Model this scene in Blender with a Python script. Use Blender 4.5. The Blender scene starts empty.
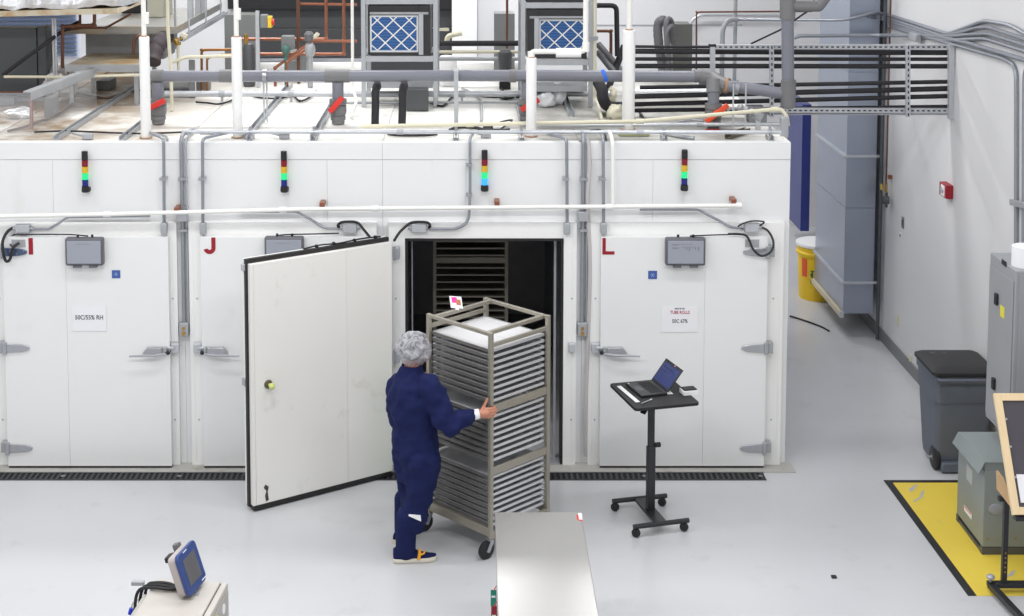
import bpy, math, random
from mathutils import Vector, Matrix, noise
random.seed(7)
C = bpy.context.scene.collection
PI = math.pi
# ---------------------------------------------------------------- camera model (image taken as 1024 x 616)
FOC, PX0, PY0, PITCH, H, D = 1500.0, 470.0, 2.4, math.radians(5.04), 5.2, 12.78
ct, st = math.cos(PITCH), math.sin(PITCH)
def ray(px, py):
    u = (px - PX0) / FOC; v = (PY0 - py) / FOC
    return Vector((u, ct + v * st, -st + v * ct))
def A(px, py, Y):                      # point at depth Y
    d = ray(px, py); t = (Y + D) / d.y
    return Vector((d.x * t, Y, H + d.z * t))
def F(px, py, z=0.0):                  # point at height z
    d = ray(px, py); t = (z - H) / d.z
    return Vector((d.x * t, d.y * t - D, z))
def WX(px, py, X):                     # point on the plane X = const
    d = ray(px, py); t = X / d.x
    return Vector((X, d.y * t - D, H + d.z * t))
def ax(px, Y=0.0, py=300): return A(px, py, Y).x
def az(py, Y=0.0): return A(470, py, Y).z
cam_d = bpy.data.cameras.new('camera'); cam = bpy.data.objects.new('camera', cam_d); C.objects.link(cam)
cam.location = (0, -D, H); cam.rotation_euler = (PI / 2 - PITCH, 0, 0)
cam_d.sensor_fit = 'HORIZONTAL'; cam_d.sensor_width = 36.0; cam_d.lens = FOC * 36 / 1024
cam_d.shift_x = (512 - PX0) / 1024; cam_d.shift_y = (PY0 - 308) / 1024
cam_d.clip_end = 100
bpy.context.scene.camera = cam
# ---------------------------------------------------------------- materials
def lin(c):
    c = c / 255.0
    return c / 12.92 if c <= 0.04045 else ((c + 0.055) / 1.055) ** 2.4
def rgb(r, g, b): return (lin(r), lin(g), lin(b), 1.0)
def mat(name, col, rough=0.5, metal=0.0, var=0.04, scale=6.0, bump=0.0, bscale=60.0, emit=0.0, ecol=None, stretch=None, alpha=1.0, coat=0.0, spec=0.5):
    m = bpy.data.materials.new(name); m.use_nodes = True
    nt = m.node_tree; n = nt.nodes; l = nt.links
    b = n['Principled BSDF']
    c = rgb(*col)
    b.inputs['Roughness'].default_value = rough; b.inputs['Metallic'].default_value = metal
    b.inputs['Specular IOR Level'].default_value = spec
    b.inputs['Coat Weight'].default_value = coat
    b.inputs['Alpha'].default_value = alpha
    tc = n.new('ShaderNodeTexCoord'); mp = n.new('ShaderNodeMapping')
    l.new(tc.outputs['Object'], mp.inputs['Vector'])
    if stretch: mp.inputs['Scale'].default_value = stretch
    nz = n.new('ShaderNodeTexNoise'); nz.inputs['Scale'].default_value = scale; nz.inputs['Detail'].default_value = 4
    l.new(mp.outputs['Vector'], nz.inputs['Vector'])
    mx = n.new('ShaderNodeMix'); mx.data_type = 'RGBA'
    lo = tuple(max(0, x * (1 - var)) for x in c[:3]) + (1,); hi = tuple(min(1, x * (1 + var)) for x in c[:3]) + (1,)
    mx.inputs['A'].default_value = lo; mx.inputs['B'].default_value = hi
    l.new(nz.outputs['Fac'], mx.inputs['Factor']); l.new(mx.outputs['Result'], b.inputs['Base Color'])
    if bump:
        nb = n.new('ShaderNodeTexNoise'); nb.inputs['Scale'].default_value = bscale; nb.inputs['Detail'].default_value = 5
        l.new(mp.outputs['Vector'], nb.inputs['Vector'])
        bp = n.new('ShaderNodeBump'); bp.inputs['Strength'].default_value = bump; bp.inputs['Distance'].default_value = 0.01
        l.new(nb.outputs['Fac'], bp.inputs['Height']); l.new(bp.outputs['Normal'], b.inputs['Normal'])
    if emit:
        b.inputs['Emission Color'].default_value = rgb(*(ecol or col)); b.inputs['Emission Strength'].default_value = emit
    return m
def add_stain(m, col, scale, lo, hi, stretch=(1, 1, 1), amount=1.0, box=None, seed=0.0):
    """patches of another colour with their own noise shape; box limits them to part of the place"""
    nt = m.node_tree; n = nt.nodes; l = nt.links; b = n['Principled BSDF']
    src = b.inputs['Base Color'].links[0].from_socket
    geo = n.new('ShaderNodeNewGeometry'); mp = n.new('ShaderNodeMapping')
    mp.inputs['Scale'].default_value = stretch; mp.inputs['Location'].default_value = (seed, seed * 1.7, seed * .3)
    l.new(geo.outputs['Position'], mp.inputs['Vector'])
    nz = n.new('ShaderNodeTexNoise'); nz.inputs['Scale'].default_value = scale; nz.inputs['Detail'].default_value = 6; nz.inputs['Roughness'].default_value = .62
    l.new(mp.outputs['Vector'], nz.inputs['Vector'])
    mr = n.new('ShaderNodeMapRange'); mr.inputs['From Min'].default_value = lo; mr.inputs['From Max'].default_value = hi
    mr.inputs['To Max'].default_value = amount
    l.new(nz.outputs['Fac'], mr.inputs['Value']); fac = mr.outputs['Result']
    if box:
        sp = n.new('ShaderNodeSeparateXYZ'); l.new(geo.outputs['Position'], sp.inputs['Vector'])
        for axis, a0, a1 in box:         # weight runs 1 -> 0 from a0 to a1
            r = n.new('ShaderNodeMapRange'); r.inputs['From Min'].default_value = a0; r.inputs['From Max'].default_value = a1
            r.inputs['To Min'].default_value = 1; r.inputs['To Max'].default_value = 0
            l.new(sp.outputs[axis], r.inputs['Value'])
            mu = n.new('ShaderNodeMath'); mu.operation = 'MULTIPLY'
            l.new(fac, mu.inputs[0]); l.new(r.outputs['Result'], mu.inputs[1]); fac = mu.outputs[0]
    mx = n.new('ShaderNodeMix'); mx.data_type = 'RGBA'; mx.inputs['B'].default_value = rgb(*col)
    l.new(fac, mx.inputs['Factor']); l.new(src, mx.inputs['A']); l.new(mx.outputs['Result'], b.inputs['Base Color'])
    return m
# ---------------------------------------------------------------- mesh builder (world coordinates)
SPLIT = {'coupling','fitting','crossbar','side_rail','support','frame_screw','fixing','connector','cable_gland','clip','elbow','elbow_sleeve','glide','hinge_lug','caster_fork_','pin','adjust_hole','foot_','screw','cover_screw','rim','round_label','rear_connector','bezel_print','bolt','drain_stub','skid','tape_border_','hinge_knuckle'}
class MB:
    def __init__(s): s.v = []; s.f = []; s.m = []; s.mi = 0
    def add(s, vs, fs):
        o = len(s.v); s.v.extend(Vector(x) for x in vs)
        for f in fs: s.f.append(tuple(o + i for i in f)); s.m.append(s.mi)
        return s
    def bx(s, x0, x1, y0, y1, z0, z1, M=None):
        if x0 > x1: x0, x1 = x1, x0
        if y0 > y1: y0, y1 = y1, y0
        if z0 > z1: z0, z1 = z1, z0
        vs = [Vector(p) for p in ((x0,y0,z0),(x1,y0,z0),(x1,y1,z0),(x0,y1,z0),(x0,y0,z1),(x1,y0,z1),(x1,y1,z1),(x0,y1,z1))]
        if M: vs = [M @ p for p in vs]
        return s.add(vs, [(0,3,2,1),(4,5,6,7),(0,1,5,4),(1,2,6,5),(2,3,7,6),(3,0,4,7)])
    def hexa(s, b, t):                   # bottom quad, top quad (ccw from above)
        return s.add(list(b) + list(t), [(0,3,2,1),(4,5,6,7),(0,1,5,4),(1,2,6,5),(2,3,7,6),(3,0,4,7)])
    def bar(s, p0, p1, w, h, up=(0,0,1)):
        p0, p1 = Vector(p0), Vector(p1); d = (p1 - p0).normalized(); up = Vector(up)
        if abs(d.dot(up)) > .98: up = Vector((0, 1, 0))
        a = d.cross(up).normalized() * w / 2; b = a.cross(d).normalized() * h / 2
        q = [p0 - a - b, p0 + a - b, p0 + a + b, p0 - a + b]; r = [x + (p1 - p0) for x in q]
        return s.add(q + r, [(0,1,2,3),(7,6,5,4),(0,4,5,1),(1,5,6,2),(2,6,7,3),(3,7,4,0)])
    def rings(s, R, cap0=True, cap1=True, closed=False):
        n = len(R[0]); o = len(s.v)
        vs = [p for r in R for p in r]; fs = []
        m = len(R)
        for i in range(m if closed else m - 1):
            j = (i + 1) % m
            for k in range(n):
                k2 = (k + 1) % n
                fs.append((i*n+k, i*n+k2, j*n+k2, j*n+k))
        if not closed:
            if cap0: fs.append(tuple(reversed(range(n))))
            if cap1: fs.append(tuple((m-1)*n + k for k in range(n)))
        return s.add(vs, fs)
    def tube(s, pts, r, n=10, caps=True, closed=False):
        P = [Vector(p) for p in pts]
        Q = [P[0]]
        for p in P[1:]:
            if (p - Q[-1]).length > 1e-5: Q.append(p)
        P = Q; m = len(P); R = []
        rr = r if isinstance(r, (list, tuple)) else [r] * m
        t0 = (P[1] - P[0]).normalized(); ref = Vector((0,0,1)) if abs(t0.z) < .9 else Vector((0,1,0))
        a = t0.cross(ref).normalized()
        for i in range(m):
            if closed: t = (P[(i+1) % m] - P[i-1]).normalized()
            else:
                t = (P[min(i+1, m-1)] - P[max(i-1, 0)])
                if t.length < 1e-9: t = P[min(i+1,m-1)] - P[i]
                t = t.normalized()
            a = (a - t * a.dot(t)).normalized(); b = t.cross(a)
            k = 1.0
            if 0 < i < m - 1:
                d1 = (P[i]-P[i-1]).normalized(); d2 = (P[i+1]-P[i]).normalized()
                k = 1 / max(.5, math.sqrt(max(0.0, (1 + d1.dot(d2)) / 2)))
            R.append([P[i] + (a * math.cos(2*PI*j/n) + b * math.sin(2*PI*j/n)) * rr[min(i, len(rr)-1)] * k for j in range(n)])
        return s.rings(R, caps, caps, closed)
    def cyl(s, p0, p1, r, n=14, r1=None): return s.tube([p0, p1], [r, r if r1 is None else r1], n)
    def pipe(s, pts, r, n=10, bend=None): return s.tube(fillet(pts, bend if bend else r * 2.5), r, n)
    def lathe(s, prof, c, n=20, axis=(0,0,1)):
        q = Vector((0,0,1)).rotation_difference(Vector(axis)).to_matrix(); c = Vector(c)
        R = [[c + q @ Vector((r*math.cos(2*PI*j/n), r*math.sin(2*PI*j/n), z)) for j in range(n)] for r, z in prof]
        return s.rings(R)
    def prism(s, poly, depth, M):        # poly in local xy, extruded along local +z, placed by M
        n = len(poly)
        a = [M @ Vector((x, y, 0)) for x, y in poly]; b = [M @ Vector((x, y, depth)) for x, y in poly]
        return s.add(a + b, [tuple(reversed(range(n))), tuple(range(n, 2*n))] + [(i, (i+1) % n, n + (i+1) % n, n + i) for i in range(n)])
    def ell(s, c, r, n=14, m=8, M=None):
        c = Vector(c); R = []
        for i in range(1, m):
            th = PI * i / m
            R.append([Vector((r[0]*math.sin(th)*math.cos(2*PI*j/n), r[1]*math.sin(th)*math.sin(2*PI*j/n), -r[2]*math.cos(th))) for j in range(n)])
        o = len(s.v); vs = [p for q in R for p in q] + [Vector((0,0,-r[2])), Vector((0,0,r[2]))]
        if M: vs = [M @ p for p in vs]
        fs = []
        k = m - 1
        for i in range(k-1):
            for j in range(n): fs.append((i*n+j, i*n+(j+1) % n, (i+1)*n+(j+1) % n, (i+1)*n+j))
        for j in range(n):
            fs.append((k*n, (j+1) % n, j)); fs.append((k*n+1, (k-1)*n+j, (k-1)*n+(j+1) % n))
        return s.add([p + c for p in vs], fs)
    def xf(s, M): s.v = [M @ p for p in s.v]; return s
    def build(s, name, mats, parent=None, bevel=0, seg=2, smooth=35, origin=None, local=False):
        if name in SPLIT and not (len(mats) > 1 if isinstance(mats, (list, tuple)) else False):
            isl = s.islands()
            if len(isl) > 1:
                if origin is None and parent is None and not local: pass
                o = None
                for q in isl: o = q._build(name, mats, parent, bevel, seg, smooth, origin, local)
                return o
        return s._build(name, mats, parent, bevel, seg, smooth, origin, local)
    def islands(s):
        p = list(range(len(s.v)))
        def find(i):
            while p[i] != i: p[i] = p[p[i]]; i = p[i]
            return i
        for f in s.f:
            a = find(f[0])
            for i in f[1:]: p[find(i)] = a
        out = {}
        for f in s.f: out.setdefault(find(f[0]), []).append(f)
        res = []
        for fs in out.values():
            m = MB(); mp = {}
            for f in fs:
                for i in f:
                    if i not in mp: mp[i] = len(m.v); m.v.append(s.v[i])
                m.f.append(tuple(mp[i] for i in f)); m.m.append(0)
            res.append(m)
        return res
    def _build(s, name, mats, parent=None, bevel=0, seg=2, smooth=35, origin=None, local=False):
        me = bpy.data.meshes.new(name)
        if local: org = Vector((0,0,0))
        elif parent is not None:
            org = Vector((0,0,0)); p = parent
            while p is not None: org = org + Vector(p.location); p = p.parent
        elif origin is not None: org = Vector(origin)
        else:
            xs = [p.x for p in s.v]; ys = [p.y for p in s.v]
            org = Vector(((min(xs)+max(xs))/2, (min(ys)+max(ys))/2, min(p.z for p in s.v)))
        me.from_pydata([tuple(p - org) for p in s.v], [], s.f)
        mats = mats if isinstance(mats, (list, tuple)) else [mats]
        for m in mats: me.materials.append(m)
        if len(mats) > 1: me.polygons.foreach_set('material_index', s.m)
        if smooth:
            me.polygons.foreach_set('use_smooth', [True] * len(me.polygons))
            me.set_sharp_from_angle(angle=math.radians(smooth))
        me.update()
        o = bpy.data.objects.new(name, me); C.objects.link(o)
        if parent is not None: o.parent = parent
        elif not local: o.location = org
        if bevel:
            b = o.modifiers.new('bevel', 'BEVEL'); b.width = bevel; b.segments = seg; b.limit_method = 'ANGLE'; b.angle_limit = math.radians(40)
            b.harden_normals = False
        return o
def fillet(pts, r, k=6):
    P = [Vector(p) for p in pts]; out = [P[0]]
    for i in range(1, len(P)-1):
        a, b, c = P[i-1], P[i], P[i+1]
        d1 = (a-b); d2 = (c-b); q = min(r, d1.length*.49, d2.length*.49)
        p1 = b + d1.normalized()*q; p2 = b + d2.normalized()*q
        for j in range(k+1):
            t = j/k; out.append(p1*(1-t)**2 + b*2*t*(1-t) + p2*t*t)
    out.append(P[-1]); return out
def spline(pts, k=6):
    P = [Vector(p) for p in pts]; out = []
    for i in range(len(P)-1):
        p0, p1, p2, p3 = P[max(i-1,0)], P[i], P[i+1], P[min(i+2, len(P)-1)]
        for j in range(k):
            t = j/k
            out.append(.5*((2*p1)+(p2-p0)*t+(2*p0-5*p1+4*p2-p3)*t*t+(3*p1-p0-3*p2+p3)*t**3))
    out.append(P[-1]); return out
def tag(o, label=None, cat=None, group=None, kind=None):
    if label: o['label'] = label
    if cat: o['category'] = cat
    if group: o['group'] = group
    if kind: o['kind'] = kind
    return o
def thing(name, label, cat, loc, group=None):
    o = bpy.data.objects.new(name, None); C.objects.link(o); o.location = loc; o.empty_display_size = .1
    return tag(o, label, cat, group)
def part_empty(name, parent, loc):
    o = bpy.data.objects.new(name, None); C.objects.link(o); o.parent = parent
    org = Vector((0,0,0)); p = parent
    while p is not None: org += Vector(p.location); p = p.parent
    o.location = Vector(loc) - org; return o
def dup(o, parent=None):
    c = o.copy(); C.objects.link(c); c.parent = parent
    for ch in list(o.children): dup(ch, c)
    return c
def text(name, s, size, m, loc, parent=None, rot=(PI/2,0,0), ext=.0006, align='CENTER', sx=1.0, label=None, bold=0.0):
    cu = bpy.data.curves.new(name, 'FONT'); cu.body = s; cu.size = size; cu.extrude = ext; cu.align_x = align; cu.align_y = 'CENTER'
    cu.offset = bold; cu.resolution_u = 3
    tmp = bpy.data.objects.new(name, cu); C.objects.link(tmp)
    dg = bpy.context.evaluated_depsgraph_get(); dg.update()
    me = bpy.data.meshes.new_from_object(tmp.evaluated_get(dg))
    bpy.data.objects.remove(tmp); bpy.data.curves.remove(cu)
    me.name = name; me.materials.clear(); me.materials.append(m)
    o = bpy.data.objects.new(name, me); C.objects.link(o); o.rotation_euler = rot; o.scale = (sx, 1, 1)
    org = Vector((0,0,0)); p = parent
    while p is not None: org += Vector(p.location); p = p.parent
    o.parent = parent; o.location = Vector(loc) - org
    if label: o['label'] = label
    return o
def solo(mb, name, m, label, cat, group=None, **kw):
    return tag(mb.build(name, m, **kw), label, cat, group)
# ---------------------------------------------------------------- palette
M = {}
M['panel'] = add_stain(mat('white_panel', (228,229,230), .38, var=.015, scale=2), (196,192,180), 2.2, .60, .80, (1,1,.35), .35)
M['frame'] = mat('frame_white', (236,236,235), .4, var=.015)
M['door'] = add_stain(mat('door_white', (229,230,230), .36, var=.02, scale=2), (190,186,172), 2.6, .62, .86, (1,1,.6), .22, seed=3)
M['door_used'] = add_stain(add_stain(mat('door_inner', (232,231,227), .36, var=.02, scale=2), (165,160,145), 3.2, .60, .80, (1,1,.8), .55, seed=9), (178,205,178), 1.1, .30, .55, (1,1,.7), .55, box=[('X', -.55, -.98), ('Z', .15, 1.3)], seed=4)
M['roof'] = add_stain(add_stain(mat('roof_white', (240,239,234), .55, var=.03, scale=3), (128,98,54), 1.5, .30, .54, (1,1,1), 1.0, box=[('X', -3.9, -2.2)], seed=2), (150,142,126), 2.3, .50, .70, (1,.6,1), .4, seed=6)
add_stain(M['roof'], (126,124,117), 1.3, .20, .50, (1,1,1), .75, box=[('X', 2.3, 2.7), ('X', .75, .25)], seed=21)
M['floor'] = add_stain(mat('grey_epoxy', (196,197,200), .26, var=.05, scale=1.1, bump=.02, bscale=3), (182,183,187), 3.0, .60, .72, (1,1,1), .5, seed=1)
M['wall'] = mat('wall_paint', (216,216,218), .6, var=.02, scale=.8)
M['base_g'] = mat('baseboard_grey', (120,121,124), .5)
M['curb'] = add_stain(mat('concrete_curb', (176,175,170), .6, var=.1, scale=9), (130,126,112), 5, .55, .7, amount=.6)
M['black'] = mat('black_rubber', (28,28,31), .55, var=.1)
M['blackm'] = mat('black_metal', (34,35,40), .38, .0, var=.1)
M['gasket'] = mat('gasket_black', (30,28,28), .5)
M['lining'] = mat('dark_lining', (190,190,193), .5, .1, var=.15)
M['galv'] = mat('galvanised', (190,193,198), .36, .4, var=.10, scale=14, bump=.03, bscale=30)
M['cond'] = mat('conduit_steel', (150,154,162), .34, .5, var=.08, scale=14)
M['galvd'] = mat('galvanised_dull', (168,171,175), .45, .3, var=.12, scale=10, bump=.03)
M['duct'] = mat('sheet_duct', (158,166,182), .30, .6, var=.06, scale=4, bump=.02, bscale=6)
M['chrome'] = mat('chrome_hardware', (176,178,184), .28, .75, var=.06)
M['steel'] = mat('brushed_steel', (196,195,193), .28, .85, var=.05, scale=30, stretch=(1,14,1), bump=.015, bscale=90)
M['racksteel'] = mat('rack_steel', (164,159,147), .38, .55, var=.1, scale=10)
M['runner'] = mat('runner_steel', (112,111,108), .45, .4)
M['pan'] = mat('pan_aluminium', (212,213,216), .34, .5, var=.06, scale=9)
M['paper'] = mat('white_paper', (232,232,236), .7, var=.02)
M['pvc'] = mat('grey_pvc', (122,124,134), .35, var=.05)
M['pvcf'] = mat('grey_pvc_fitting', (116,116,118), .45, var=.08)
M['wpipe'] = mat('white_pipe', (238,237,233), .4, var=.02)
M['cpvc'] = mat('cream_cpvc', (216,211,188), .4, var=.05)
M['jacket'] = mat('white_jacket', (244,244,243), .5, var=.015, bump=.05, bscale=25)
M['copper'] = mat('copper', (146,90,66), .36, .35, var=.15, scale=12)
M['copperd'] = mat('dull_copper', (106,70,54), .45, .3, var=.2, scale=12)
M['insul'] = mat('black_foam', (44,43,47), .8, var=.12, bump=.15, bscale=40)
M['red'] = mat('red_plastic', (214,52,44), .4, var=.05)
M['orange'] = mat('orange_plastic', (224,84,46), .4, var=.05)
M['dkred'] = mat('dark_red', (150,14,36), .45, var=.04)
M['blue'] = mat('sticker_blue', (64,92,160), .5)
M['white'] = mat('white_plastic', (236,236,236), .4, var=.02)
M['boxg'] = mat('enclosure_grey', (98,97,105), .42, var=.04)
M['boxl'] = mat('enclosure_window', (152,157,168), .3, var=.04, scale=3)
M['dkgrey'] = mat('dark_grey_paint', (74,78,84), .42, var=.05)
M['grey'] = mat('grey_paint', (150,152,156), .4, var=.03)
M['brass'] = mat('brass', (178,140,70), .35, .7, var=.1)
M['ink'] = mat('ink_dark', (84,84,92), .6)
M['inkred'] = mat('ink_red', (168,60,72), .6)
M['yellow'] = mat('yellow_plastic', (232,196,52), .42, var=.05)
M['rust'] = mat('rusty_ring', (168,130,96), .7, var=.2)
# ================================================================ SETTING
XW = 4.57
def st_(mb, name, m, **kw): return tag(mb.build(name, m, **kw), kind='structure')
st_(MB().bx(-9, XW+.15, -9, 5.2, -.1, 0).bx(-9, 7, 5.2, 9, -.1, 0), 'floor', M['floor'], origin=(0,0,0))
st_(MB().bx(XW, XW+.15, -9, 5.2, 0, 6.5), 'wall_right', M['wall'])
st_(MB().bx(-9, 7, 8.8, 8.95, 0, 6.5), 'wall_back', M['wall'])
st_(MB().bx(6.85, 7, 5.2, 8.8, 0, 6.5).bx(XW+.15, 6.85, 5.05, 5.2, 0, 6.5), 'wall_corner', M['wall'])
st_(MB().bx(XW-.018, XW, -9, 5.2, 0, .13), 'baseboard_right', M['base_g'], bevel=.004)
st_(MB().bx(-9, XW+.15, -9, 5.2, 6.5, 6.6).bx(-9, 7, 5.2, 9, 6.5, 6.6), 'ceiling', M['wall'])
# concrete curb strip under the chambers
st_(MB().bx(-6.6, 2.82, -.20, 0, 0, .012), 'trim_1', M['curb'])
# back wall seam and the dark roll-up opening, the louvred window on the left
zz = A(600, 25, 8.8).z
st_(MB().bx(ax(565,8.8,20), ax(742,8.8,20), 8.79, 8.8, zz-.006, zz+.006).bx(ax(477.5,8.8,20)-.006, ax(477.5,8.8,20)+.006, 8.788, 8.8, 1, 6.4), 'trim_2', M['galvd'])
x0, x1 = ax(236,8.75,30), ax(452,8.75,30)
mb = MB()
zb = 0.0
k = 0
z = 0.0
while z < 5.2:
    mb.bx(x0, x1, 8.74, 8.8, z, z+.40); z += .42
st_(mb, 'door_1', mat('dark_shutter', (58,60,62), .5), bevel=.006)
M['black2'] = mat('black_header', (24,24,27), .5)
st_(MB().bx(x0-.1, x1, 8.66, 8.8, A(300,9,8.66).z, A(300,-8,8.66).z), 'trim_3', M['black2'])
st_(MB().bx(ax(452,8.7,30), ax(477,8.7,30), 8.6, 8.8, 0, 6.4), 'trim_4', M['frame'])
# louvred window
M['slat'] = mat('blue_slat', (128,144,176), .4)
M['bluew'] = mat('pale_blue_blind', (214,220,232), .5)
mb = MB(); xa, xb = A(-40,30,8.7).x, A(76,30,8.7).x
za, zt = A(40,56,8.7).z, A(40,8,8.7).z
n = 11
for i in range(n):
    z = za + (zt-za)*i/n
    mb.hexa([(xa,8.70,z),(xb,8.70,z),(xb,8.76,z),(xa,8.76,z)], [(xa,8.66,z+.035),(xb,8.66,z+.035),(xb,8.72,z+.035),(xa,8.72,z+.035)])
w = MB().bx(xa-.05, xb+.03, 8.77, 8.8, za-.03, zt+.04)
wo = st_(w, 'window_1', M['bluew'])
mb.build('slat', M['slat'], wo)
# floor marking: yellow field with black tape border
p_bl = F(883.5,480.5); p_fl = F(968,596)
fm = thing('floor_marking', 'yellow painted floor area edged with black tape under the transformer', 'floor marking', (p_bl.x+.6, p_bl.y-.6, 0))
def quad(mb, x0, x1, x2, x3, y0, y1, z0, z1):
    return mb.hexa([(x0,y0,z0),(x1,y0,z0),(x2,y1,z0),(x3,y1,z0)],[(x0,y0,z1),(x1,y0,z1),(x2,y1,z1),(x3,y1,z1)])
M['ypaint'] = add_stain(mat('yellow_floor_paint', (226,200,74), .45, var=.06, scale=3), (178,176,168), 4.0, .66, .70, (1,.5,1), .9, seed=5)
M['tape'] = add_stain(mat('black_tape', (30,31,33), .5, var=.2), (120,120,120), 9, .64, .74, amount=.6)
xl, yb, yf = (p_bl.x + p_fl.x)/2, p_bl.y, p_fl.y
xf_, xb_ = p_fl.x, p_bl.x
quad(MB(), xf_+.04, XW-.03, XW-.03, xb_+.04, yf, yb-.03, .0005, .0025).build('field', M['ypaint'], fm)
quad(MB(), xf_, xf_+.062, xb_+.062, xb_, yf, yb, .001, .0045).bx(xb_+.062, XW-.03, yb-.05, yb, .001, .0045).build('tape_border', M['tape'], fm)
M['worn'] = mat('worn_floor', (176,176,178), .4)
for pix in (((909,489),(915,485),(918,484),(914,490),(910,492)), ((921,492),(924,490),(923,497),(915,502),(913,501),(920,497)), ((1006,577),(1012,571),(1016,570),(1012,576))):
    P = [F(a, b, .0026) for a, b in pix]; n_ = len(P)
    MB().add(P + [p + Vector((0,0,.0006)) for p in P], [tuple(range(n_)), tuple(range(2*n_-1, n_-1, -1))] + [(i,(i+1)%n_,n_+(i+1)%n_,n_+i) for i in range(n_)]).build('worn_patch', M['worn'], fm, smooth=0)
# trench drain grate in front of the chambers
y0, y1 = F(400,480.5).y, F(400,473.2).y
gx0, gx1 = -6.4, F(765,477).x
gr = thing('drain_grate', 'long black slotted drain grate set in the floor before the chambers', 'drain', ((gx0+gx1)/2,(y0+y1)/2,0))
mb = MB().bx(gx0, gx1, y0, y0+.012, .001, .008).bx(gx0, gx1, y1-.012, y1, .001, .008)
x = gx0 + .02
while x < gx1:
    mb.bx(x, x+.020, y0+.012, y1-.012, .002, .0075); x += .048
x = gx0 + .9
MB().bx(gx0, gx1, y0+.012, y1-.012, .0006, .0016).build('channel', mat('drain_dark', (16,16,17), .7), gr)
mb.build('grate', mat('drain_iron', (62,64,68), .5, .3), gr)
mb = MB()
while x < gx1: mb.cyl((x,(y0+y1)/2,.007),(x,(y0+y1)/2,.0095),.022,8); x += 1.0
mb.build('fixing', mat('drain_bolt', (140,142,146), .4, .6), gr)
# blue door leaf in the bay behind, duct, lights
bd = MB(); X = 4.62
Yb = WX(809,237,X).y; Ya = Yb + .95
st_(bd.bx(X-.12, X+.0, Yb, Ya, .30, 2.04), 'door_2', mat('blue_door', (28,44,118), .35, var=.08, scale=2, coat=.2), bevel=.006)
# ---------------------------------------------------------------- lights: ceiling fixtures
def area(x, y, z, sx, sy, p, col=(1,1,1)):
    l = bpy.data.lights.new('ceiling_light', 'AREA'); l.shape = 'RECTANGLE'; l.size = sx; l.size_y = sy; l.energy = p; l.color = col
    o = bpy.data.objects.new('ceiling_light', l); C.objects.link(o); o.location = (x, y, z); return o
LP = 0.42
for x, k, kr in ((-6.0, .85, .85), (-2.0, 1.0, .9), (2.0, 1.03, .82)):
    area(x, 2.2, 6.4, 2.4, .5, 245*LP*kr)
    area(x, -2.4, 6.4, 2.4, .5, 200*LP*k)
    area(x, -6.4, 6.4, 2.4, .5, 330*LP*k)
area(1.2, 6.8, 6.4, 2.4, .5, 420*LP); area(-3.5, 6.6, 6.4, 2.4, .5, 400*LP)
w = bpy.data.worlds.new('world'); bpy.context.scene.world = w; w.use_nodes = True
w.node_tree.nodes['Background'].inputs[0].default_value = (1, 1, 1, 1); w.node_tree.nodes['Background'].inputs[1].default_value = .62
vs = bpy.context.scene.view_settings
bpy.context.scene.display_settings.display_device = 'sRGB'
vs.view_transform = 'Standard'; vs.look = 'None'; vs.gamma = 1; vs.exposure = 0; vs.use_curve_mapping = False
# ================================================================ CHAMBERS
ZT = az(142.5); Z1 = az(159.5); Z2 = az(221)
BX = [-5.94, -4.21, -2.484, -.755, .975, 2.768]
DEPTH = 4.6
def hw_bolt(mb, x, y, z, r=.006): mb.cyl((x, y, z), (x, y-.004, z), r, 8)
def hinge(root, x, z, s, dark=False, L=.215):
    """strap hinge: bracket on the frame at x, strap running over the door towards s"""
    m = mat('blued_steel', (92,106,134), .35, .7) if dark else M['chrome']
    mb = MB()
    Mx = Matrix(((s,0,0,x),(0,0,1,-.128),(0,1,0,z),(0,0,0,1)))
    mb.prism([(.0,-.036),(.06,-.036),(.15,-.030),(L-.02,-.020),(L,-.010),(L,.010),(L-.02,.020),(.15,.030),(.06,.036),(.0,.036)], -.014, Mx)
    mb.bx(x-s*.005, x+s*.02, -.15, -.125, z-.05, z+.05)
    b = mb.build('hinge', m, root, bevel=.003)
    mb = MB().cyl((x-s*.002,-.14,z-.055),(x-s*.002,-.14,z+.055),.016,10).bx(x-s*.06, x, -.125, -.05, z-.045, z+.045)
    for q in (.07,.13,.19): hw_bolt(mb, x+s*q, -.142, z+(.012 if q != .13 else -.012), .005)
    mb.build('hinge_knuckle', M['galvd'], root, bevel=.003)
def latch(root, x, z, s):
    """latch body on the door; strike on the frame; lever pointing along s"""
    mb = MB().bx(x+s*.02, x+s*.045, -.16, -.128, z-.03, z+.03)
    mb.hexa([(x+s*.06,-.18,z-.03),(x+s*.23,-.17,z-.022),(x+s*.23,-.128,z-.022),(x+s*.06,-.128,z-.03)] if s>0 else [(x+s*.23,-.17,z-.022),(x+s*.06,-.18,z-.03),(x+s*.06,-.128,z-.03),(x+s*.23,-.128,z-.022)],
            [(x+s*.06,-.17,z+.03),(x+s*.19,-.165,z+.03),(x+s*.19,-.128,z+.03),(x+s*.06,-.128,z+.03)] if s>0 else [(x+s*.19,-.165,z+.03),(x+s*.06,-.17,z+.03),(x+s*.06,-.128,z+.03),(x+s*.19,-.128,z+.03)])
    h = mb.build('latch', M['chrome'], root, bevel=.004)
    mb = MB().tube([(x+s*.03,-.175,z-.02),(x+s*.12,-.195,z-.028),(x+s*.24,-.20,z-.030),(x+s*.335,-.20,z-.034)], [.010,.012,.010,.008], 8)
    mb.build('lever', M['chrome'], root)
    MB().bx(x-s*.075, x-s*.005, -.115, -.05, z-.035, z+.05).bx(x-s*.04, x+s*.03, -.14, -.115, z+.005, z+.03).build('strike', M['galv'], root, bevel=.006)
    MB().ell((x+s*.008,-.16,z-.015), (.018,.018,.02), 10, 6).build('roller', M['black'], root)
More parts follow.
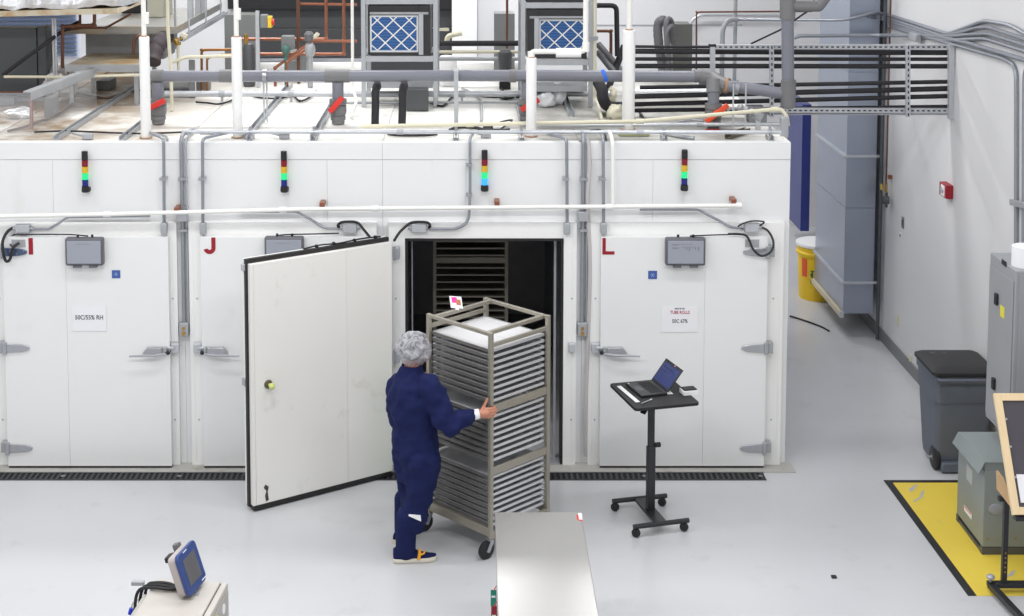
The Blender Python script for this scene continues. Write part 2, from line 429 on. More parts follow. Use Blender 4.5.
def chamber(xa, xb, label, seam=None, door=None, hin='L', letter=None, openf=False, endp=False, dpx=None, dseam=None):
    r = thing('environmental_chamber', label, 'test chamber', ((xa+xb)/2, 0, 0), 'walk-in chambers in one row')
    # wall shell
    mb = MB(); g = .0016
    mb.bx(xa, xb-g, -.006, .10, Z1+g, ZT)
    xs = seam if seam else xa + (xb-xa)*.4
    mb.bx(xa, xs-g/2, 0, .1, Z2, Z1-g/2).bx(xs+g/2, xb-g, 0, .1, Z2, Z1-g/2)
    if openf:
        ox0, ox1, oz = ax(405.5), ax(563), az(237)
        mb.bx(xa, ox0, 0, .1, 0, Z2).bx(ox1, xb-g, 0, .1, 0, Z2).bx(ox0, ox1, 0, .1, oz, Z2)
    else: mb.bx(xa, xb-g, 0, .1, 0, Z2)
    mb.build('front_wall', M['panel'], r, bevel=.001)
    MB().bx(xa, xb-g, .1, DEPTH, ZT-.1, ZT-.006).build('roof_panel', M['roof'], r, bevel=.003)
    if endp: MB().bx(xb-.1-g, xb-g, .1, DEPTH, 0, ZT-.1).build('end_wall', M['panel'], r)
    MB().bx(xa, xb-g, DEPTH, DEPTH+.1, 0, ZT-.006).build('rear_wall', M['panel'], r)
    mb = MB()
    mb.bx(xb-g-.03, xb-g, .02, DEPTH, ZT-.007, ZT+.002)
    mb.build('roof_seam', M['roof'], r)
    if not dpx: return r
    d0, d1 = dpx                                       # door edges (world x)
    zt, zb = A(470,236.5,-.1).z, .012
    fa, fb = xa+.052, xb-.052
    # raised frame around the door
    fz0, fz1 = .012, Z2-.004
    if openf:
        mb = MB().bx(fa, ox0, -.05, .0, fz0, fz1).bx(ox1, fb, -.05, .0, fz0, fz1).bx(ox0, ox1, -.05, 0, oz, fz1)
    else:
        mb = MB().bx(fa, d0+.02, -.05, 0, fz0, fz1).bx(d1-.02, fb, -.05, 0, fz0, fz1).bx(d0+.02, d1-.02, -.05, 0, zt-.02, fz1)
    for x in (fa+.035, fb-.035): mb.bx(x-.003, x+.003, -.053, -.05, .05, zt)
    fr = mb.build('door_frame', M['frame'], r, bevel=.004)
    mb = MB()
    for x in ((fa+d0)/2+.01, (fb+d1)/2-.01):
        for z in (1.5, 1.02, .42): hw_bolt(mb, x, -.05, z, .008)
    mb.build('frame_screw', M['galvd'], fr)
    if openf: return r
    dr = part_empty('door', r, ((d0+d1)/2, -.1, .03))
    xs = dseam
    MB().bx(d0, xs-.0006, -.125, -.055, zb+.02, zt).bx(xs+.0006, d1, -.125, -.055, zb+.02, zt).build('door_leaf', M['door'], dr, bevel=.0012)
    MB().bx(d0+.01, d1-.01, -.05, -.035, zb+.03, zt-.02).build('gasket', M['gasket'], dr)
    MB().bx(d0+.005, d1-.005, -.118, -.06, .006, zb+.018).build('door_sweep', M['gasket'], dr)
    hx, s = (d0, 1) if hin == 'L' else (d1, -1)
    hinge(dr, hx, A(0,348,-.13).z, s); hinge(dr, hx, A(0,448,-.13).z, s)
    hinge(dr, hx, A(0,252,-.13).z, s, dark=(hin == 'L'))
    lx, s2 = (d1, -1) if hin == 'L' else (d0, 1)
    latch(dr, lx, A(0,350,-.13).z, s2)
    if letter:
        s_, lx_, px_top, px_bot = letter
        zt_, zb_ = A(470,px_top,-.126).z, A(470,px_bot,-.126).z
        h = zt_-zb_
        x = A(lx_,246,-.126).x
        w = .055 if s_ == 'J' else .028
        t = .0028
        Mx = Matrix(((1,0,0,x),(0,0,-1,-.1255),(0,1,0,zb_),(0,0,0,1)))
        mb = MB(); sw = h*.26
        if s_ == 'I': mb.prism([(-sw/2,0),(sw/2,0),(sw/2,h),(-sw/2,h)], t, Mx)
        elif s_ == 'L':
            mb.prism([(-h*.36,0),(h*.36,0),(h*.36,sw*.75),(-h*.36+sw*.75,sw*.75),(-h*.36+sw*.75,h),(-h*.36,h)], t, Mx)
        else:
            R = h*.36; ri = R-sw*.95
            o_ = [(R*math.cos(a), R+R*math.sin(a)) for a in [PI+.25+(PI-.25)*i/10 for i in range(11)]]
            i_ = [(ri*math.cos(a), R+ri*math.sin(a)) for a in [2*PI-(PI-.25)*i/10 for i in range(11)]]
            mb.prism(o_+[(R,h),(R-sw*.95,h)]+i_, t, Mx)
        mb.build('letter', M['dkred'], dr)
    return r
chamber(BX[0], BX[1], 'white walk-in chamber at the end of the row, under the dark roof cabinet')
chI = chamber(BX[1], BX[2], 'white walk-in test chamber whose closed door carries a red letter I', seam=A(53,190,0).x, dpx=(ax(4.5,-.1), ax(169.5,-.1)), hin='L', letter=('I', 30.8, 238, 254.5), dseam=ax(66.5,-.12))
chJ = chamber(BX[2], BX[3], 'white walk-in test chamber whose closed door carries a red letter J', seam=A(327.2,190,0).x, dpx=(ax(201.5,-.1), ax(366,-.1)), hin='R', letter=('J', 209.5, 237.5, 254), dseam=ax(300,-.12))
chK = chamber(BX[3], BX[4], 'white walk-in test chamber standing open with dark shelving inside', seam=A(466,190,0).x, dpx=(ax(400,-.1), ax(570,-.1)), openf=True)
chL = chamber(BX[4], BX[5], 'white walk-in test chamber at the row end whose door carries a red letter L', seam=A(652.8,190,0).x, dpx=(ax(600.5,-.1), ax(766.5,-.1)), hin='R', letter=('L', 608.5, 238, 254.5), endp=True, dseam=ax(704.5,-.12))
# open chamber: dark lining and opening edge
ox0, ox1, oz = ax(405.5), ax(563), az(237)
def inner(mb): return mb
mb = MB()
ia, ib, iy, iz = BX[3]+.1, BX[4]-.104, 4.4, 2.62
mb.bx(ia-.02, ia, .1, iy, .02, iz).bx(ib, ib+.02, .1, iy, .02, iz).bx(ia, ib, iy, iy+.02, .02, iz).bx(ia, ib, .1, iy, iz, iz+.02).bx(ia, ib, .1, iy, .004, .02)
mb.bx(ia, ox0, .1, .12, .02, iz).bx(ox1, ib, .1, .12, .02, iz).bx(ox0, ox1, .1, .12, oz, iz)
mb.build('inner_lining', M['lining'], chK)
mb = MB().bx(ox0, ox0+.022, -.052, .12, .02, oz).bx(ox1-.022, ox1, -.052, .12, .02, oz).bx(ox0+.022, ox1-.022, -.052, .12, oz-.022, oz)
mb.build('opening_seal', M['gasket'], chK)
MB().bx(ox0+.05, ox0+.06, .10, .13, .02, oz-.02).bx(ox1-.075, ox1-.055, .08, .13, .02, oz-.022).build('opening_trim', M['galvd'], chK)
MB().bx(ox0, ox1, -.045, .1, .013, .022).build('threshold', M['galvd'], chK)
# ---- the open door leaf of chamber K
bh, bf = F(391.5,471.5,.05), F(253.5,507,.05)
e = (bf - bh); W_ = e.length; e.normalize(); nrm = Vector((e.y, -e.x, 0))       # nrm points away from the inner face
if nrm.y < 0 : nrm = -nrm
dv = ray(249.7,267); t = (bf.y + D)/dv.y; ztop = H + dv.z*t
dv = ray(392.6,240.9); t = (bh.y + D)/dv.y; ztop = (ztop + H + dv.z*t)/2
L = Matrix(((e.x, nrm.x, 0, bh.x), (e.y, nrm.y, 0, bh.y), (0, 0, 1, 0), (0,0,0,1)))
dk = part_empty('door', chK, (bh.x, bh.y, .03)); tag(dk, 'door swung wide open')
h1, h2 = .035, ztop
mb = MB()
for u0, u1 in ((-.012, .325*W_), (.325*W_+.0015, W_-.028), (W_-.0265, W_)): mb.bx(u0, u1, 0, .05, h1+.02, h2)
plug = mb.xf(L).build('door_plug', M['door_used'], dk, bevel=.002)
mb = MB().bx(-.016, W_+.018, .0505, .085, h1, h2+.036)
mb.xf(L).build('gasket', M['gasket'], dk, bevel=.003)
MB().bx(-.015, W_+.016, .0855, .115, h1+.01, h2+.034).xf(L).build('door_leaf', M['door'], dk, bevel=.004)
MB().bx(.0, W_-.01, .005, .09, .012, h1+.02).xf(L).build('door_sweep', M['gasket'], dk)
# safety release knob, patch of damage near the bottom corner
kz = .0
M['dkbox0'] = mat('rosette_dark', (96,88,70), .45, .4)
pk = L.inverted() @ F(269,384,0)
dv = ray(268,384); pl = L.inverted()
o_ = pl @ Vector((0,-D,H)); dl = pl.to_3x3() @ dv; t = -o_.y/dl.y; kp = o_ + dl*t
mb = MB().lathe([(.0,.0),(.035,.0),(.035,.012),(.02,.02),(0,.02)], kp, 16, (0,-1,0)); kn = mb.xf(L).build('release_rosette', M['dkbox0'], dk)
mb = MB().ell(kp+Vector((-.01,-.05,-.006)), (.026,.03,.026), 14, 8); mb.cyl(kp, kp+Vector((-.005,-.04,0)), .012, 10); mb.xf(L).build('release_knob', mat('glow_plastic', (196,206,120), .4), dk)
dv = ray(267,493); dl = pl.to_3x3() @ dv; t = -o_.y/dl.y; cp = o_ + dl*t
M['tear'] = mat('torn_skin', (70,62,56), .8, var=.4, scale=40)
MB().prism([(-.015,-.06),(.01,-.07),(.018,-.02),(.006,.02),(.03,.05),(.012,.075),(-.016,.05),(-.006,.01)], .003, Matrix(((1,0,0,cp.x),(0,0,-1,.001),(0,1,0,cp.z),(0,0,0,1)))).xf(L).build('tear', M['tear'], dk)
# gasket heater cable along the top of the leaf and hinge bracket
mb = MB().tube(spline([L @ Vector((.05,.08,h2+.045)), L @ Vector((.25,.085,h2+.05)), L @ Vector((.45,.08,h2+.042)), L @ Vector((.62,.085,h2+.05)), L @ Vector((.78,.085,h2+.04))]), .007, 6)
for u in (.1,.3,.5,.66): mb.bx(u-.01,u+.01,.07,.095,h2+.036,h2+.058,L)
mb.build('heater_cable', M['black'], dk)
for py in (252, 355, 440):
    z = A(396,py,-.08).z
    b = MB().bx(ox0-.085, ox0-.045, -.14, -.05, z-.05, z+.05).cyl((ox0-.09,-.12,z-.06),(ox0-.09,-.12,z+.06),.016,10).build('hinge', M['chrome'], dk, bevel=.004)
lz = A(0,350,-.13).z
MB().bx(W_+.0125, W_+.04, .062, .10, A(246,265,-1).z-.06, A(246,265,-1).z).xf(L).build('hinge_stop', M['galv'], dk, bevel=.004)
MB().bx(W_+.0125, W_+.035, .07, .12, lz-.03, lz+.03).xf(L).build('latch', M['chrome'], dk, bevel=.004)
MB().bx(ox1+.045, ox1+.10, -.115, -.05, lz-.03, lz+.05).build('strike', M['galv'], chK, bevel=.006)
# ---------------------------------------------------------------- things fixed on the chamber fronts
def stack_light(px, py0, lab, on):
    x = A(px,170,-.055).x; y = -.055
    zs = [A(px, py0 + q, y).z for q in (0, 9, 15.4, 22, 28.6, 35, 41)]
    r = thing('stack_light', lab, 'signal light', (x, y, zs[-1]), 'stack lights along the chamber row')
    def seg(nm, i, m, rr=.0265, b=.003):
        MB().lathe([(rr-b,zs[i+1]+.001),(rr,zs[i+1]+b),(rr,zs[i]-b),(rr-b,zs[i]-.001)], (x,y,0), 18).build(nm, m, r)
    seg('cap', 0, M['black'])
    seg('red_lens', 1, M['sl_red']); seg('amber_lens', 2, M['sl_amb'])
    seg('green_lens', 3, M['sl_grn']); seg('blue_lens', 4, M['sl_bon'] if on else M['sl_blu'])
    mb = MB().lathe([(.0,zs[6]),(.03,zs[6]),(.034,zs[6]+.012),(.030,zs[5]-.002)], (x,y,0), 18).bx(x-.02, x+.034, y, -.006, zs[6], zs[6]+.035)
    mb.build('base', M['black'], r)
M['sl_red'] = mat('lens_red', (128,16,36), .25); M['sl_amb'] = mat('lens_amber', (212,176,44), .25)
M['sl_grn'] = mat('lens_green', (30,150,110), .25, emit=.75, ecol=(30,235,130)); M['sl_blu'] = mat('lens_blue', (24,34,120), .25)
M['sl_bon'] = mat('lens_blue_lit', (40,120,200), .25, emit=.9, ecol=(60,170,255))
stack_light(85, 151, 'stack light glowing green on the chamber with letter I', False)
stack_light(284, 151, 'stack light glowing green on the chamber with letter J', False)
stack_light(484.6, 150, 'stack light glowing green and blue over the open chamber', True)
stack_light(684.5, 149.5, 'stack light glowing green on the chamber with letter L', False)
def display_box(px0, px1, py0, py1, lab, detail):
    y = -.126; a, b = A(px0,py0,y-.05), A(px1,py1,y-.05)
    x0, x1, z1, z0 = a.x, b.x, a.z, b.z
    r = thing('display_enclosure', lab, 'control enclosure', ((x0+x1)/2, y, z0), 'grey enclosures hung on the chamber doors')
    MB().bx(x0, x1, y-.075, y, z0+.03, z1).build('housing', M['boxg'], r, bevel=.018, seg=3)
    MB().bx(x0+.018, x1-.018, y-.083, y-.074, z0+.052, z1-.022).build('window', M['boxl'], r, bevel=.003)
    mb = MB()
    for q in (.3, .72): mb.bx(x0+(x1-x0)*q-.035, x0+(x1-x0)*q+.035, y-.07, y-.02, z0+.012, z0+.032)
    mb.build('latch', M['boxg'], r, bevel=.005)
    mb = MB()
    for q in (.32, .7): mb.cyl((x0+(x1-x0)*q, y-.04, z1-.002), (x0+(x1-x0)*q, y-.04, z1+.022), .011, 8)
    mb.build('cable_gland', M['black'], r)
    mb = MB(); w = x1-x0
    mb.bx(x0+w*.3, x0+w*.68, y-.0842, y-.083, z1-.052, z1-.048)
    if detail:
        for i, q in enumerate((.42,.5,.57,.64,.72,.8)): mb.bx(x0+w*q, x0+w*q+.012, y-.0842, y-.083, z1-.085-(i%3)*.012, z1-.072)
        mb.bx(x0+w*.16, x0+w*.3, y-.0842, y-.083, z1-.06, z1-.05).bx(x0+w*.16, x0+w*.32, y-.0842, y-.083, z1-.09, z1-.078)
    mb.build('display_marking', M['ink2'], r)
M['ink2'] = mat('faint_ink', (128,132,142), .5)
display_box(65.3, 104, 237.5, 268.8, 'grey enclosure box on the chamber door with letter I', False)
display_box(264.5, 304, 236.5, 268.5, 'grey enclosure box on the door with letter J, half behind the open leaf', False)
display_box(665.5, 705, 237.5, 268.8, 'grey enclosure box on the chamber door with letter L', True)
def paper(px0, px1, py0, py1, lab):
    y = -.127; a, b = A(px0,py0,y), A(px1,py1,y)
    r = thing('paper_notice', lab, 'notice', ((a.x+b.x)/2, y, b.z), 'printed notices taped to the doors')
    MB().bx(a.x, b.x, y-.003, y, b.z, a.z).build('sheet', M['paper'], r)
    return r, (a.x+b.x)/2, a.z, b.z, b.x-a.x
r, xc, z1, z0, w = paper(72, 106.5, 305.5, 331, 'white paper notice reading 50C/55% RH on the door with letter I')
text('lettering', '50C/55% RH', .054, M['ink'], (xc, -.1308, z0+(z1-z0)*.53), r, sx=.86, bold=.001)
r, xc, z1, z0, w = paper(661.5, 698, 306.8, 332, 'white paper notice with red line reading TUBE ROLLS on the door with letter L')
text('lettering', '50C 67%', .045, M['ink'], (xc, -.1308, z0+(z1-z0)*.43), r, sx=.82, bold=.0008)
mb = MB()
for q_, w_ in ((-.045,.02),(-.022,.012),(-.004,.016),(.02,.02)): mb.bx(xc+q_, xc+q_+w_, -.1308, -.1301, z0+(z1-z0)*.90, z0+(z1-z0)*.96)
mb.build('small_print', M['ink2'], r)
text('lettering', 'TUBE ROLLS', .038, M['inkred'], (xc, -.1308, z0+(z1-z0)*.78), r, sx=.8, bold=.0008, label='red lettering')
def sticker(px0, px1, py0, py1, lab):
    y = -.127; a, b = A(px0,py0,y), A(px1,py1,y)
    r = thing('warning_sticker', lab, 'sticker', ((a.x+b.x)/2, y, b.z))
    MB().bx(a.x, b.x, y-.002, y, b.z, a.z).build('field', M['blue'], r)
    c = Vector(((a.x+b.x)/2, y-.0025, (a.z+b.z)/2)); R = (b.x-a.x)*.26
    mb = MB()
    for q in range(3):
        an = q*PI/3; d = Vector((math.cos(an),0,math.sin(an)))*R
        mb.bar(c-d, c+d, .0035, .001, (0,1,0))
    mb.build('snowflake_mark', mat('sticker_pale', (150,175,225), .5), r)
sticker(111.8, 120.4, 270.2, 278.2, 'small blue square sticker on the door with letter I')
sticker(648.2, 657, 270.8, 279, 'small blue square sticker on the door with letter L')
# junction boxes over the doors with their cords
def jbox(px0, px1, py0, py1, lab):
    y = -.05; a, b = A(px0,py0,y-.04), A(px1,py1,y-.04)
    r = thing('junction_box', lab, 'junction box', ((a.x+b.x)/2, y, b.z), 'junction boxes over the doors')
    MB().bx(a.x, b.x, y-.055, y-.001, b.z, a.z).build('box', M['galvd'], r, bevel=.004)
    MB().bx(a.x+.004, b.x-.004, y-.060, y-.055, b.z+.004, a.z-.004).build('cover', M['galv'], r, bevel=.003)
    zc = (a.z+b.z)/2
    mb = MB().cyl((a.x,y-.028,zc),(a.x-.03,y-.028,zc),.016,10).cyl((b.x,y-.028,zc),(b.x+.03,y-.028,zc),.016,10)
    mb.build('connector', M['chrome'], r)
    return a.x-.03, b.x+.03, zc
def cord(pts, rad, lab, nm='power_cord', cat='cable', m=None, grp=None, k=6, n=7, sp=True):
    mb = MB().tube(spline(pts, k) if sp else pts, rad, n)
    return solo(mb, nm, m or M['black'], lab, cat, grp)
jbox(15.5, 30, 224.5, 233, 'junction box over the door with letter I, above its dark hinge')
jbox(342.5, 357, 223.5, 232.5, 'junction box above the top corner of the open door')
jbox(411.5, 426.5, 223.5, 232.5, 'junction box above the dark opening')
jbox(744.5, 759, 223, 232, 'junction box over the corner of the door with letter L')
cord([A(13,228,-.08), A(8,231,-.10), A(3,240,-.17), A(3,252,-.2), A(6,261,-.2), A(10,259,-.2), A(13,248,-.2), A(19,243,-.16)], .013, 'black looped cord beside the dark hinge at the letter I door')
cord([A(15,234,-.07), A(9.5,238,-.09), A(10,244,-.12), A(14,248,-.19)], .006, 'thin black lead dropping from the junction box over letter I')
cord([A(14,234.6,-.13), A(40,234.4,-.13), A(70,234.6,-.13), A(88,236,-.15)], .006, 'thin black wire run to the enclosure on the letter I door', k=3)
cord([A(341,228,-.08), A(338,226,-.09), A(341,222.5,-.11), A(350,221.6,-.11), A(358,223,-.11), A(364,230,-.14), A(369,236,-.18), A(371,238.5,-.2)], .012, 'black cord arching over the junction box down to the open door top')
cord([A(428,228,-.08), A(430,226,-.1), A(427,222.5,-.11), A(416,222,-.11), A(409,224,-.1), A(400,232,-.12), A(394,241,-.17)], .012, 'black cord arching from the junction box above the dark opening')
cord([A(339,233.2,-.13), A(310,234,-.13), A(285,234.6,-.13), A(276,236,-.15)], .006, 'thin black wire run to the enclosure on the letter J door', k=3)
cord([A(761,227,-.08), A(768,231,-.12), A(773,240,-.17), A(773,248,-.2), A(768,254,-.21), A(760,255.5,-.21), A(753,249,-.2), A(750,242,-.17), A(746,235.5,-.14), A(738,234,-.13), A(728,234,-.13)], .010, 'heavy black cord looped beside the letter L door corner')
cord([A(728,234.6,-.13), A(712,235,-.13), A(690,236,-.15)], .006, 'thin wire run to the enclosure on the letter L door', k=3)
cord([A(759,226,-.075), A(764,222,-.10), A(753,221,-.12), A(743,223.5,-.12), A(738,226.5,-.1)], .007, 'thin black lead bowed over the junction box by letter L')
# small plates under the loops
for nm, px, lab in (('a', 752, 'small metal plate behind the cord loop by letter L'), ('b', 18.5, 'small metal plate behind the cord loop by letter I')):
    a, b = A(px-7,239.5,-.127), A(px+7,247,-.127)
    mb = MB().bx(a.x, b.x, -.131, -.1262, b.z, a.z)
    for q in (a.x+.015, b.x-.015): mb.cyl((q,-.131,(a.z+b.z)/2),(q,-.134,(a.z+b.z)/2),.006,8)
    solo(mb, 'cable_plate', M['galvd'], lab, 'plate', bevel=.002)
# electrical conduit to the junction boxes and down the fronts
def conduit(pts, rad, lab, m=None, clips=(), nm='conduit', cat='conduit', grp=None, bend=None, box=None, n=10):
    pts = [Vector(p) for p in pts]
    b = pts[0]
    r = thing(nm, lab, cat, b, grp)
    MB().pipe(pts, rad, n, bend).build('tube', m or M['cond'], r)
    mb = MB()
    for c in clips:
        mb.bx(c.x-rad-.022, c.x+rad+.006, c.y-rad-.004, -.0012 if c.z > Z2 and c.z < Z1 else c.y+rad+.002, c.z-.010, c.z+.010)
    if clips: mb.build('clip', M['chrome'], r)
    if box is not None:
        MB().bx(box.x-.026, box.x+.026, box.y-.03, box.y+.027, box.z-.10, box.z).build('outlet_body', M['galvd'], r, bevel=.008)
    return r
yb = -.022
conduit([A(32,229,-.078), A(49,229,-.078), A(68,217,-.03), A(150,216,-.03)], .010, 'thin conduit rising from the junction box over letter I')
conduit([A(340,229,-.078), A(325,228,-.078), A(297,211.5,-.03), A(240,211.5,-.03)], .011, 'thin conduit running into the junction box by the open door')
conduit([A(429,229,-.078), A(457,229,-.078), A(468.5,222,-.078), A(470,200,-.05), A(470,150,-.045), A(470,138,-.045), F(474,132,2.91)], .013, 'conduit curving up from the junction box over the dark opening', clips=[A(470,165,-.045), A(470,195,-.05)], bend=.12)
conduit([A(743,228.5,-.078), A(731,227,-.078), A(698,209.5,-.03), A(640,209.5,-.03)], .011, 'thin conduit sloping to the junction box by letter L')
def drop(px, lab, dx, py_b=222, rad=.014):
    top = F(px+dx, 132.5, 2.905); yq = -.085
    conduit([top, A(px-.2,138.5,yq), A(px,160,yq), A(px+.3,py_b,yq)], rad, lab, clips=[A(px,179,yq)], box=A(px+.3,py_b+.5,yq), bend=.05)
drop(163.8, 'vertical conduit down the front beside the letter I door', -14)
drop(202.6, 'vertical conduit down the front above the letter J', 26)
drop(566.8, 'vertical conduit down the front beside the dark opening', -22)
drop(603.3, 'vertical conduit down the front above the letter L', -2)
def riser(px, lab, lock, w2=0):
    x = BX[2] if lock == 1 else BX[4]; r = thing('conduit_riser', lab, 'conduit', (x, -.03, .02), 'risers in the gaps between chambers')
    zb = A(470, 459 if not lock else 330, -.03).z; zt = 2.92
    top = [Vector((x-.0,.12,zt)), Vector((x,-.035,zt-.01)), Vector((x,-.035,2.3)), Vector((x,-.035,zb))]
    MB().pipe(top, .017, 10, .06).build('tube', M['cond'], r)
    MB().pipe([p+Vector((.036,.004,-.02)) for p in top], .009, 8, .05).build('tube', M['galvd'], r)
    mb = MB()
    for z in (2.55, 2.3, 2.1): mb.bx(x-.03, x+.046, -.06, -.0075, z-.012, z+.012)
    mb.build('clip', M['chrome'], r)
    MB().bx(x-.045, x+.045, -.075, -.008, A(470,220.5,-.03).z, A(470,211,-.03).z).build('pull_box', M['galv'], r, bevel=.005)
    if lock:
        a, b = A(470,322.5,-.05).z, A(470,336,-.05).z
        bx_ = MB().bx(x-.04, x+.04, -.075, -.008, b, a).build('switch_box', M['galvd'], r, bevel=.006)
        MB().cyl((x,-.075,b+.03),(x,-.088,b+.03),.017,12).cyl((x,-.075,b+.075),(x,-.085,b+.075),.014,12).build('key_switch', M['brass'], bx_)
    return r
riser(185.3, 'pair of conduits ending in a key switch box between letters I and J', 1)
riser(583.2, 'pair of conduits with a small switch box between opening and letter L', 2)
x = ax(590,-.04)
cord([A(588,141,-.02), A(589.5,165,-.04), A(587.5,200,-.045), A(590,260,-.045), A(588.5,330,-.045), A(586,400,-.045), A(586,456,-.03)], .018, 'soft grey hose hanging in the gap beside letter L', nm='hose', cat='hose', m=mat('hose_grey', (188,184,184), .6))
# white main pipe along the fronts
ym = -.128
pts = [A(-60,217.5,ym), A(107,214.2,ym), A(310,209,ym), A(738,205.5,ym)]
r = thing('white_main_pipe', 'long white pipe crossing all chamber fronts above the doors', 'pipe', pts[0])
MB().tube(pts, .019, 12).build('tube', M['wpipe'], r)
mb = MB()
for px, py in ((107,214.2), (283,209.6), (375,208.4), (609,206.8)):
    c = A(px,py,ym); mb.cyl(c-Vector((.03,0,0)), c+Vector((.03,0,0)), .026, 14)
c = A(738,205.5,ym); mb.cyl(c-Vector((.02,0,0)), c+Vector((.03,0,0)), .027, 14)
mb.build('coupling', M['white'], r)
for px, py in ((176.5,214), (322,209), (497,207.6), (734,205.5)):
    c = A(px, py, ym)
    MB().bx(c.x-.022, c.x+.022, ym-.005, -.001, c.z+.017, c.z+.055).build('copper_clamp', M['copper'], r, bevel=.004)
MB().pipe([A(613,207,ym), A(613,150,ym), A(612.5,142,ym), A(611,135,.03), F(609,131.5,2.93)], .017, 10, .05).build('branch', M['wpipe'], r)
# ================================================================ ROOF TOP
RZ = ZT - .004
def R(px, py, dz=0.0): return F(px, py, RZ + dz)
def solid(name, m, lab, cat, parts, grp=None, loc=None):
    """parts: list of (part name, MB, material, bevel)"""
    if loc is None:
        vs = parts[0][1].v; loc = (sum(p.x for p in vs)/len(vs), sum(p.y for p in vs)/len(vs), min(p.z for p in vs))
    r = thing(name, lab, cat, loc, grp)
    for nm, mb, mm, bv in parts: mb.build(nm, mm, r, bevel=bv)
    return r
# steel strut channels lying on the roof, running back from the front edge
def uchan(mb, p0, p1, w=.055, h=.04, t=.006):
    p0, p1 = Vector(p0), Vector(p1)
    d = (p1-p0).normalized(); s = d.cross(Vector((0,0,1))).normalized()*(w/2-t/2); up = Vector((0,0,h/2))
    mb.bar(p0+s+up, p1+s+up, t, h).bar(p0-s+up, p1-s+up, t, h).bar(p0+Vector((0,0,t/2)), p1+Vector((0,0,t/2)), w-2*t, t)
    return mb
for px, py, yb, lab in ((56.5,140.5,3.3,'slotted strut channel on the stained roof near the copper riser'),
                        (122,141,1.9,'slotted strut channel ending just before the white pipe over letter I'),
                        (246,139.5,3.4,'strut channel on the roof behind the hanger rods'),
                        (313,140,2.9,'strut channel on the roof leading to the red valve'),
                        (523,127,2.6,'dark strut channel on the roof behind the tall elbowed white pipe'),
                        (572,117,2.7,'strut channel on the roof beside the white cloths')):
    p = R(px, py)
    solo(uchan(MB(), (p.x,p.y,RZ+.001), (p.x,yb,RZ+.001)), 'strut_channel', M['galvd'], lab, 'strut channel', 'strut channels on the roof')
# two long galvanised pipes along the front edge, on little stands
YB, ZB = .14, RZ+.075
b0, b1 = A(182,131.5,YB), A(781,132.5,YB)
YA_ = .62
def longpipe(p0, p1, r, lab, m, nm='galvanised_pipe', cat='pipe', clamps=(), grp=None, cr=1.25):
    mb = MB().tube([p0, p1] if not isinstance(p0, list) else p0, r, 12)
    t = thing(nm, lab, cat, (p0 if not isinstance(p0, list) else p0[0]), grp)
    mb.build('tube', m, t)
    if clamps:
        mb = MB()
        for c in clamps: mb.cyl(c-Vector((.03,0,0)), c+Vector((.03,0,0)), r*cr, 12)
        mb.build('coupling', M['galvd'] if m is M['galv'] else m, t)
    return t
longpipe(A(182,131.8,YB), A(781,132.3,YB), .018, 'long galvanised pipe nearest the roof front edge', M['galv'], clamps=[A(400,132,YB),A(640,132.2,YB)])
longpipe(A(538,125.3,YA_), A(783,124.3,YA_), .018, 'galvanised pipe on the roof behind the front-edge pipe', M['galv'], clamps=[A(700,124.6,YA_)])
for px in (250.5, 314, 456, 521.5, 664, 770):
    c = A(px, 132.1, YB)
    nm = {250.5:'behind the yellow ringed pipe',314:'under the red valve',456:'under the hanger post',521.5:'beside the elbowed white pipe',664:'left of the orange valve',770:'at the end over letter L'}[px]
    mb = MB(); uchan(mb, (c.x,YB-.07,RZ+.002), (c.x,YB+.08,RZ+.002), .05, .04)
    r = thing('pipe_stand', 'small pipe stand on the roof front edge '+nm, 'pipe stand', (c.x,YB,RZ), 'pipe stands along the roof edge')
    mb.build('channel', M['galvd'], r)
    mb = MB().bx(c.x-.006,c.x+.006,YB-.02,YB+.02,RZ+.03,ZB-.01)
    mb.lathe([(.019,-.012),(.023,-.012),(.023,.012),(.019,.012)], A(px,132.1,YB), 12, (1,0,0)).bx(c.x-.012,c.x+.012,YB-.006,YB+.006,c.z+.018,c.z+.05)
    mb.build('clamp', M['chrome'], r)
# cream plastic pipe sloping up over letter L
r = thing('cream_pipe', 'cream plastic pipe sloping across the roof front to the end over letter L', 'pipe', A(360,126.5,.42))
MB().tube(fillet([A(360,126.5,.42), A(640,121.3,.42), A(768,110,.42), A(781,109,.42), A(787,116,.40), A(788,126,.38)], .06), .018, 12).build('tube', M['cpvc'], r)
mb = MB()
for px, py in ((470,124.5),(640,121.3),(775,109.4)): c = A(px,py,.42); mb.cyl(c-Vector((.035,0,0)), c+Vector((.035,0,0)), .024, 12)
mb.build('coupling', M['cpvc'], r)
c = A(784,125,.33)
MB().bx(c.x-.03,c.x+.035,.29,.38,c.z-.11,c.z+.07).build('conduit_body', M['galvd'], r, bevel=.008)
# small outlet bodies on the roof edge
for px, py, lab in ((88,139.5,'small conduit body on the roof edge above letter I'),(284.5,138.8,'small conduit body on the roof edge above letter J'),(486,137.8,'small conduit body on the roof edge above the opening'),(732,0,'')):
    if not lab: continue
    c = R(px,py)
    solid('conduit_box', None, lab, 'conduit body', [('body', MB().bx(c.x-.045,c.x+.045,c.y-.03,c.y+.03,RZ+.002,RZ+.055), M['galvd'], .008),
          ('nipple', MB().tube(spline([c+Vector((-.045,.01,.03)), c+Vector((-.10,.05,.035)), c+Vector((-.17,.14,.03))]), .010, 8), M['galvd'], 0)], 'conduit bodies on the roof edge')
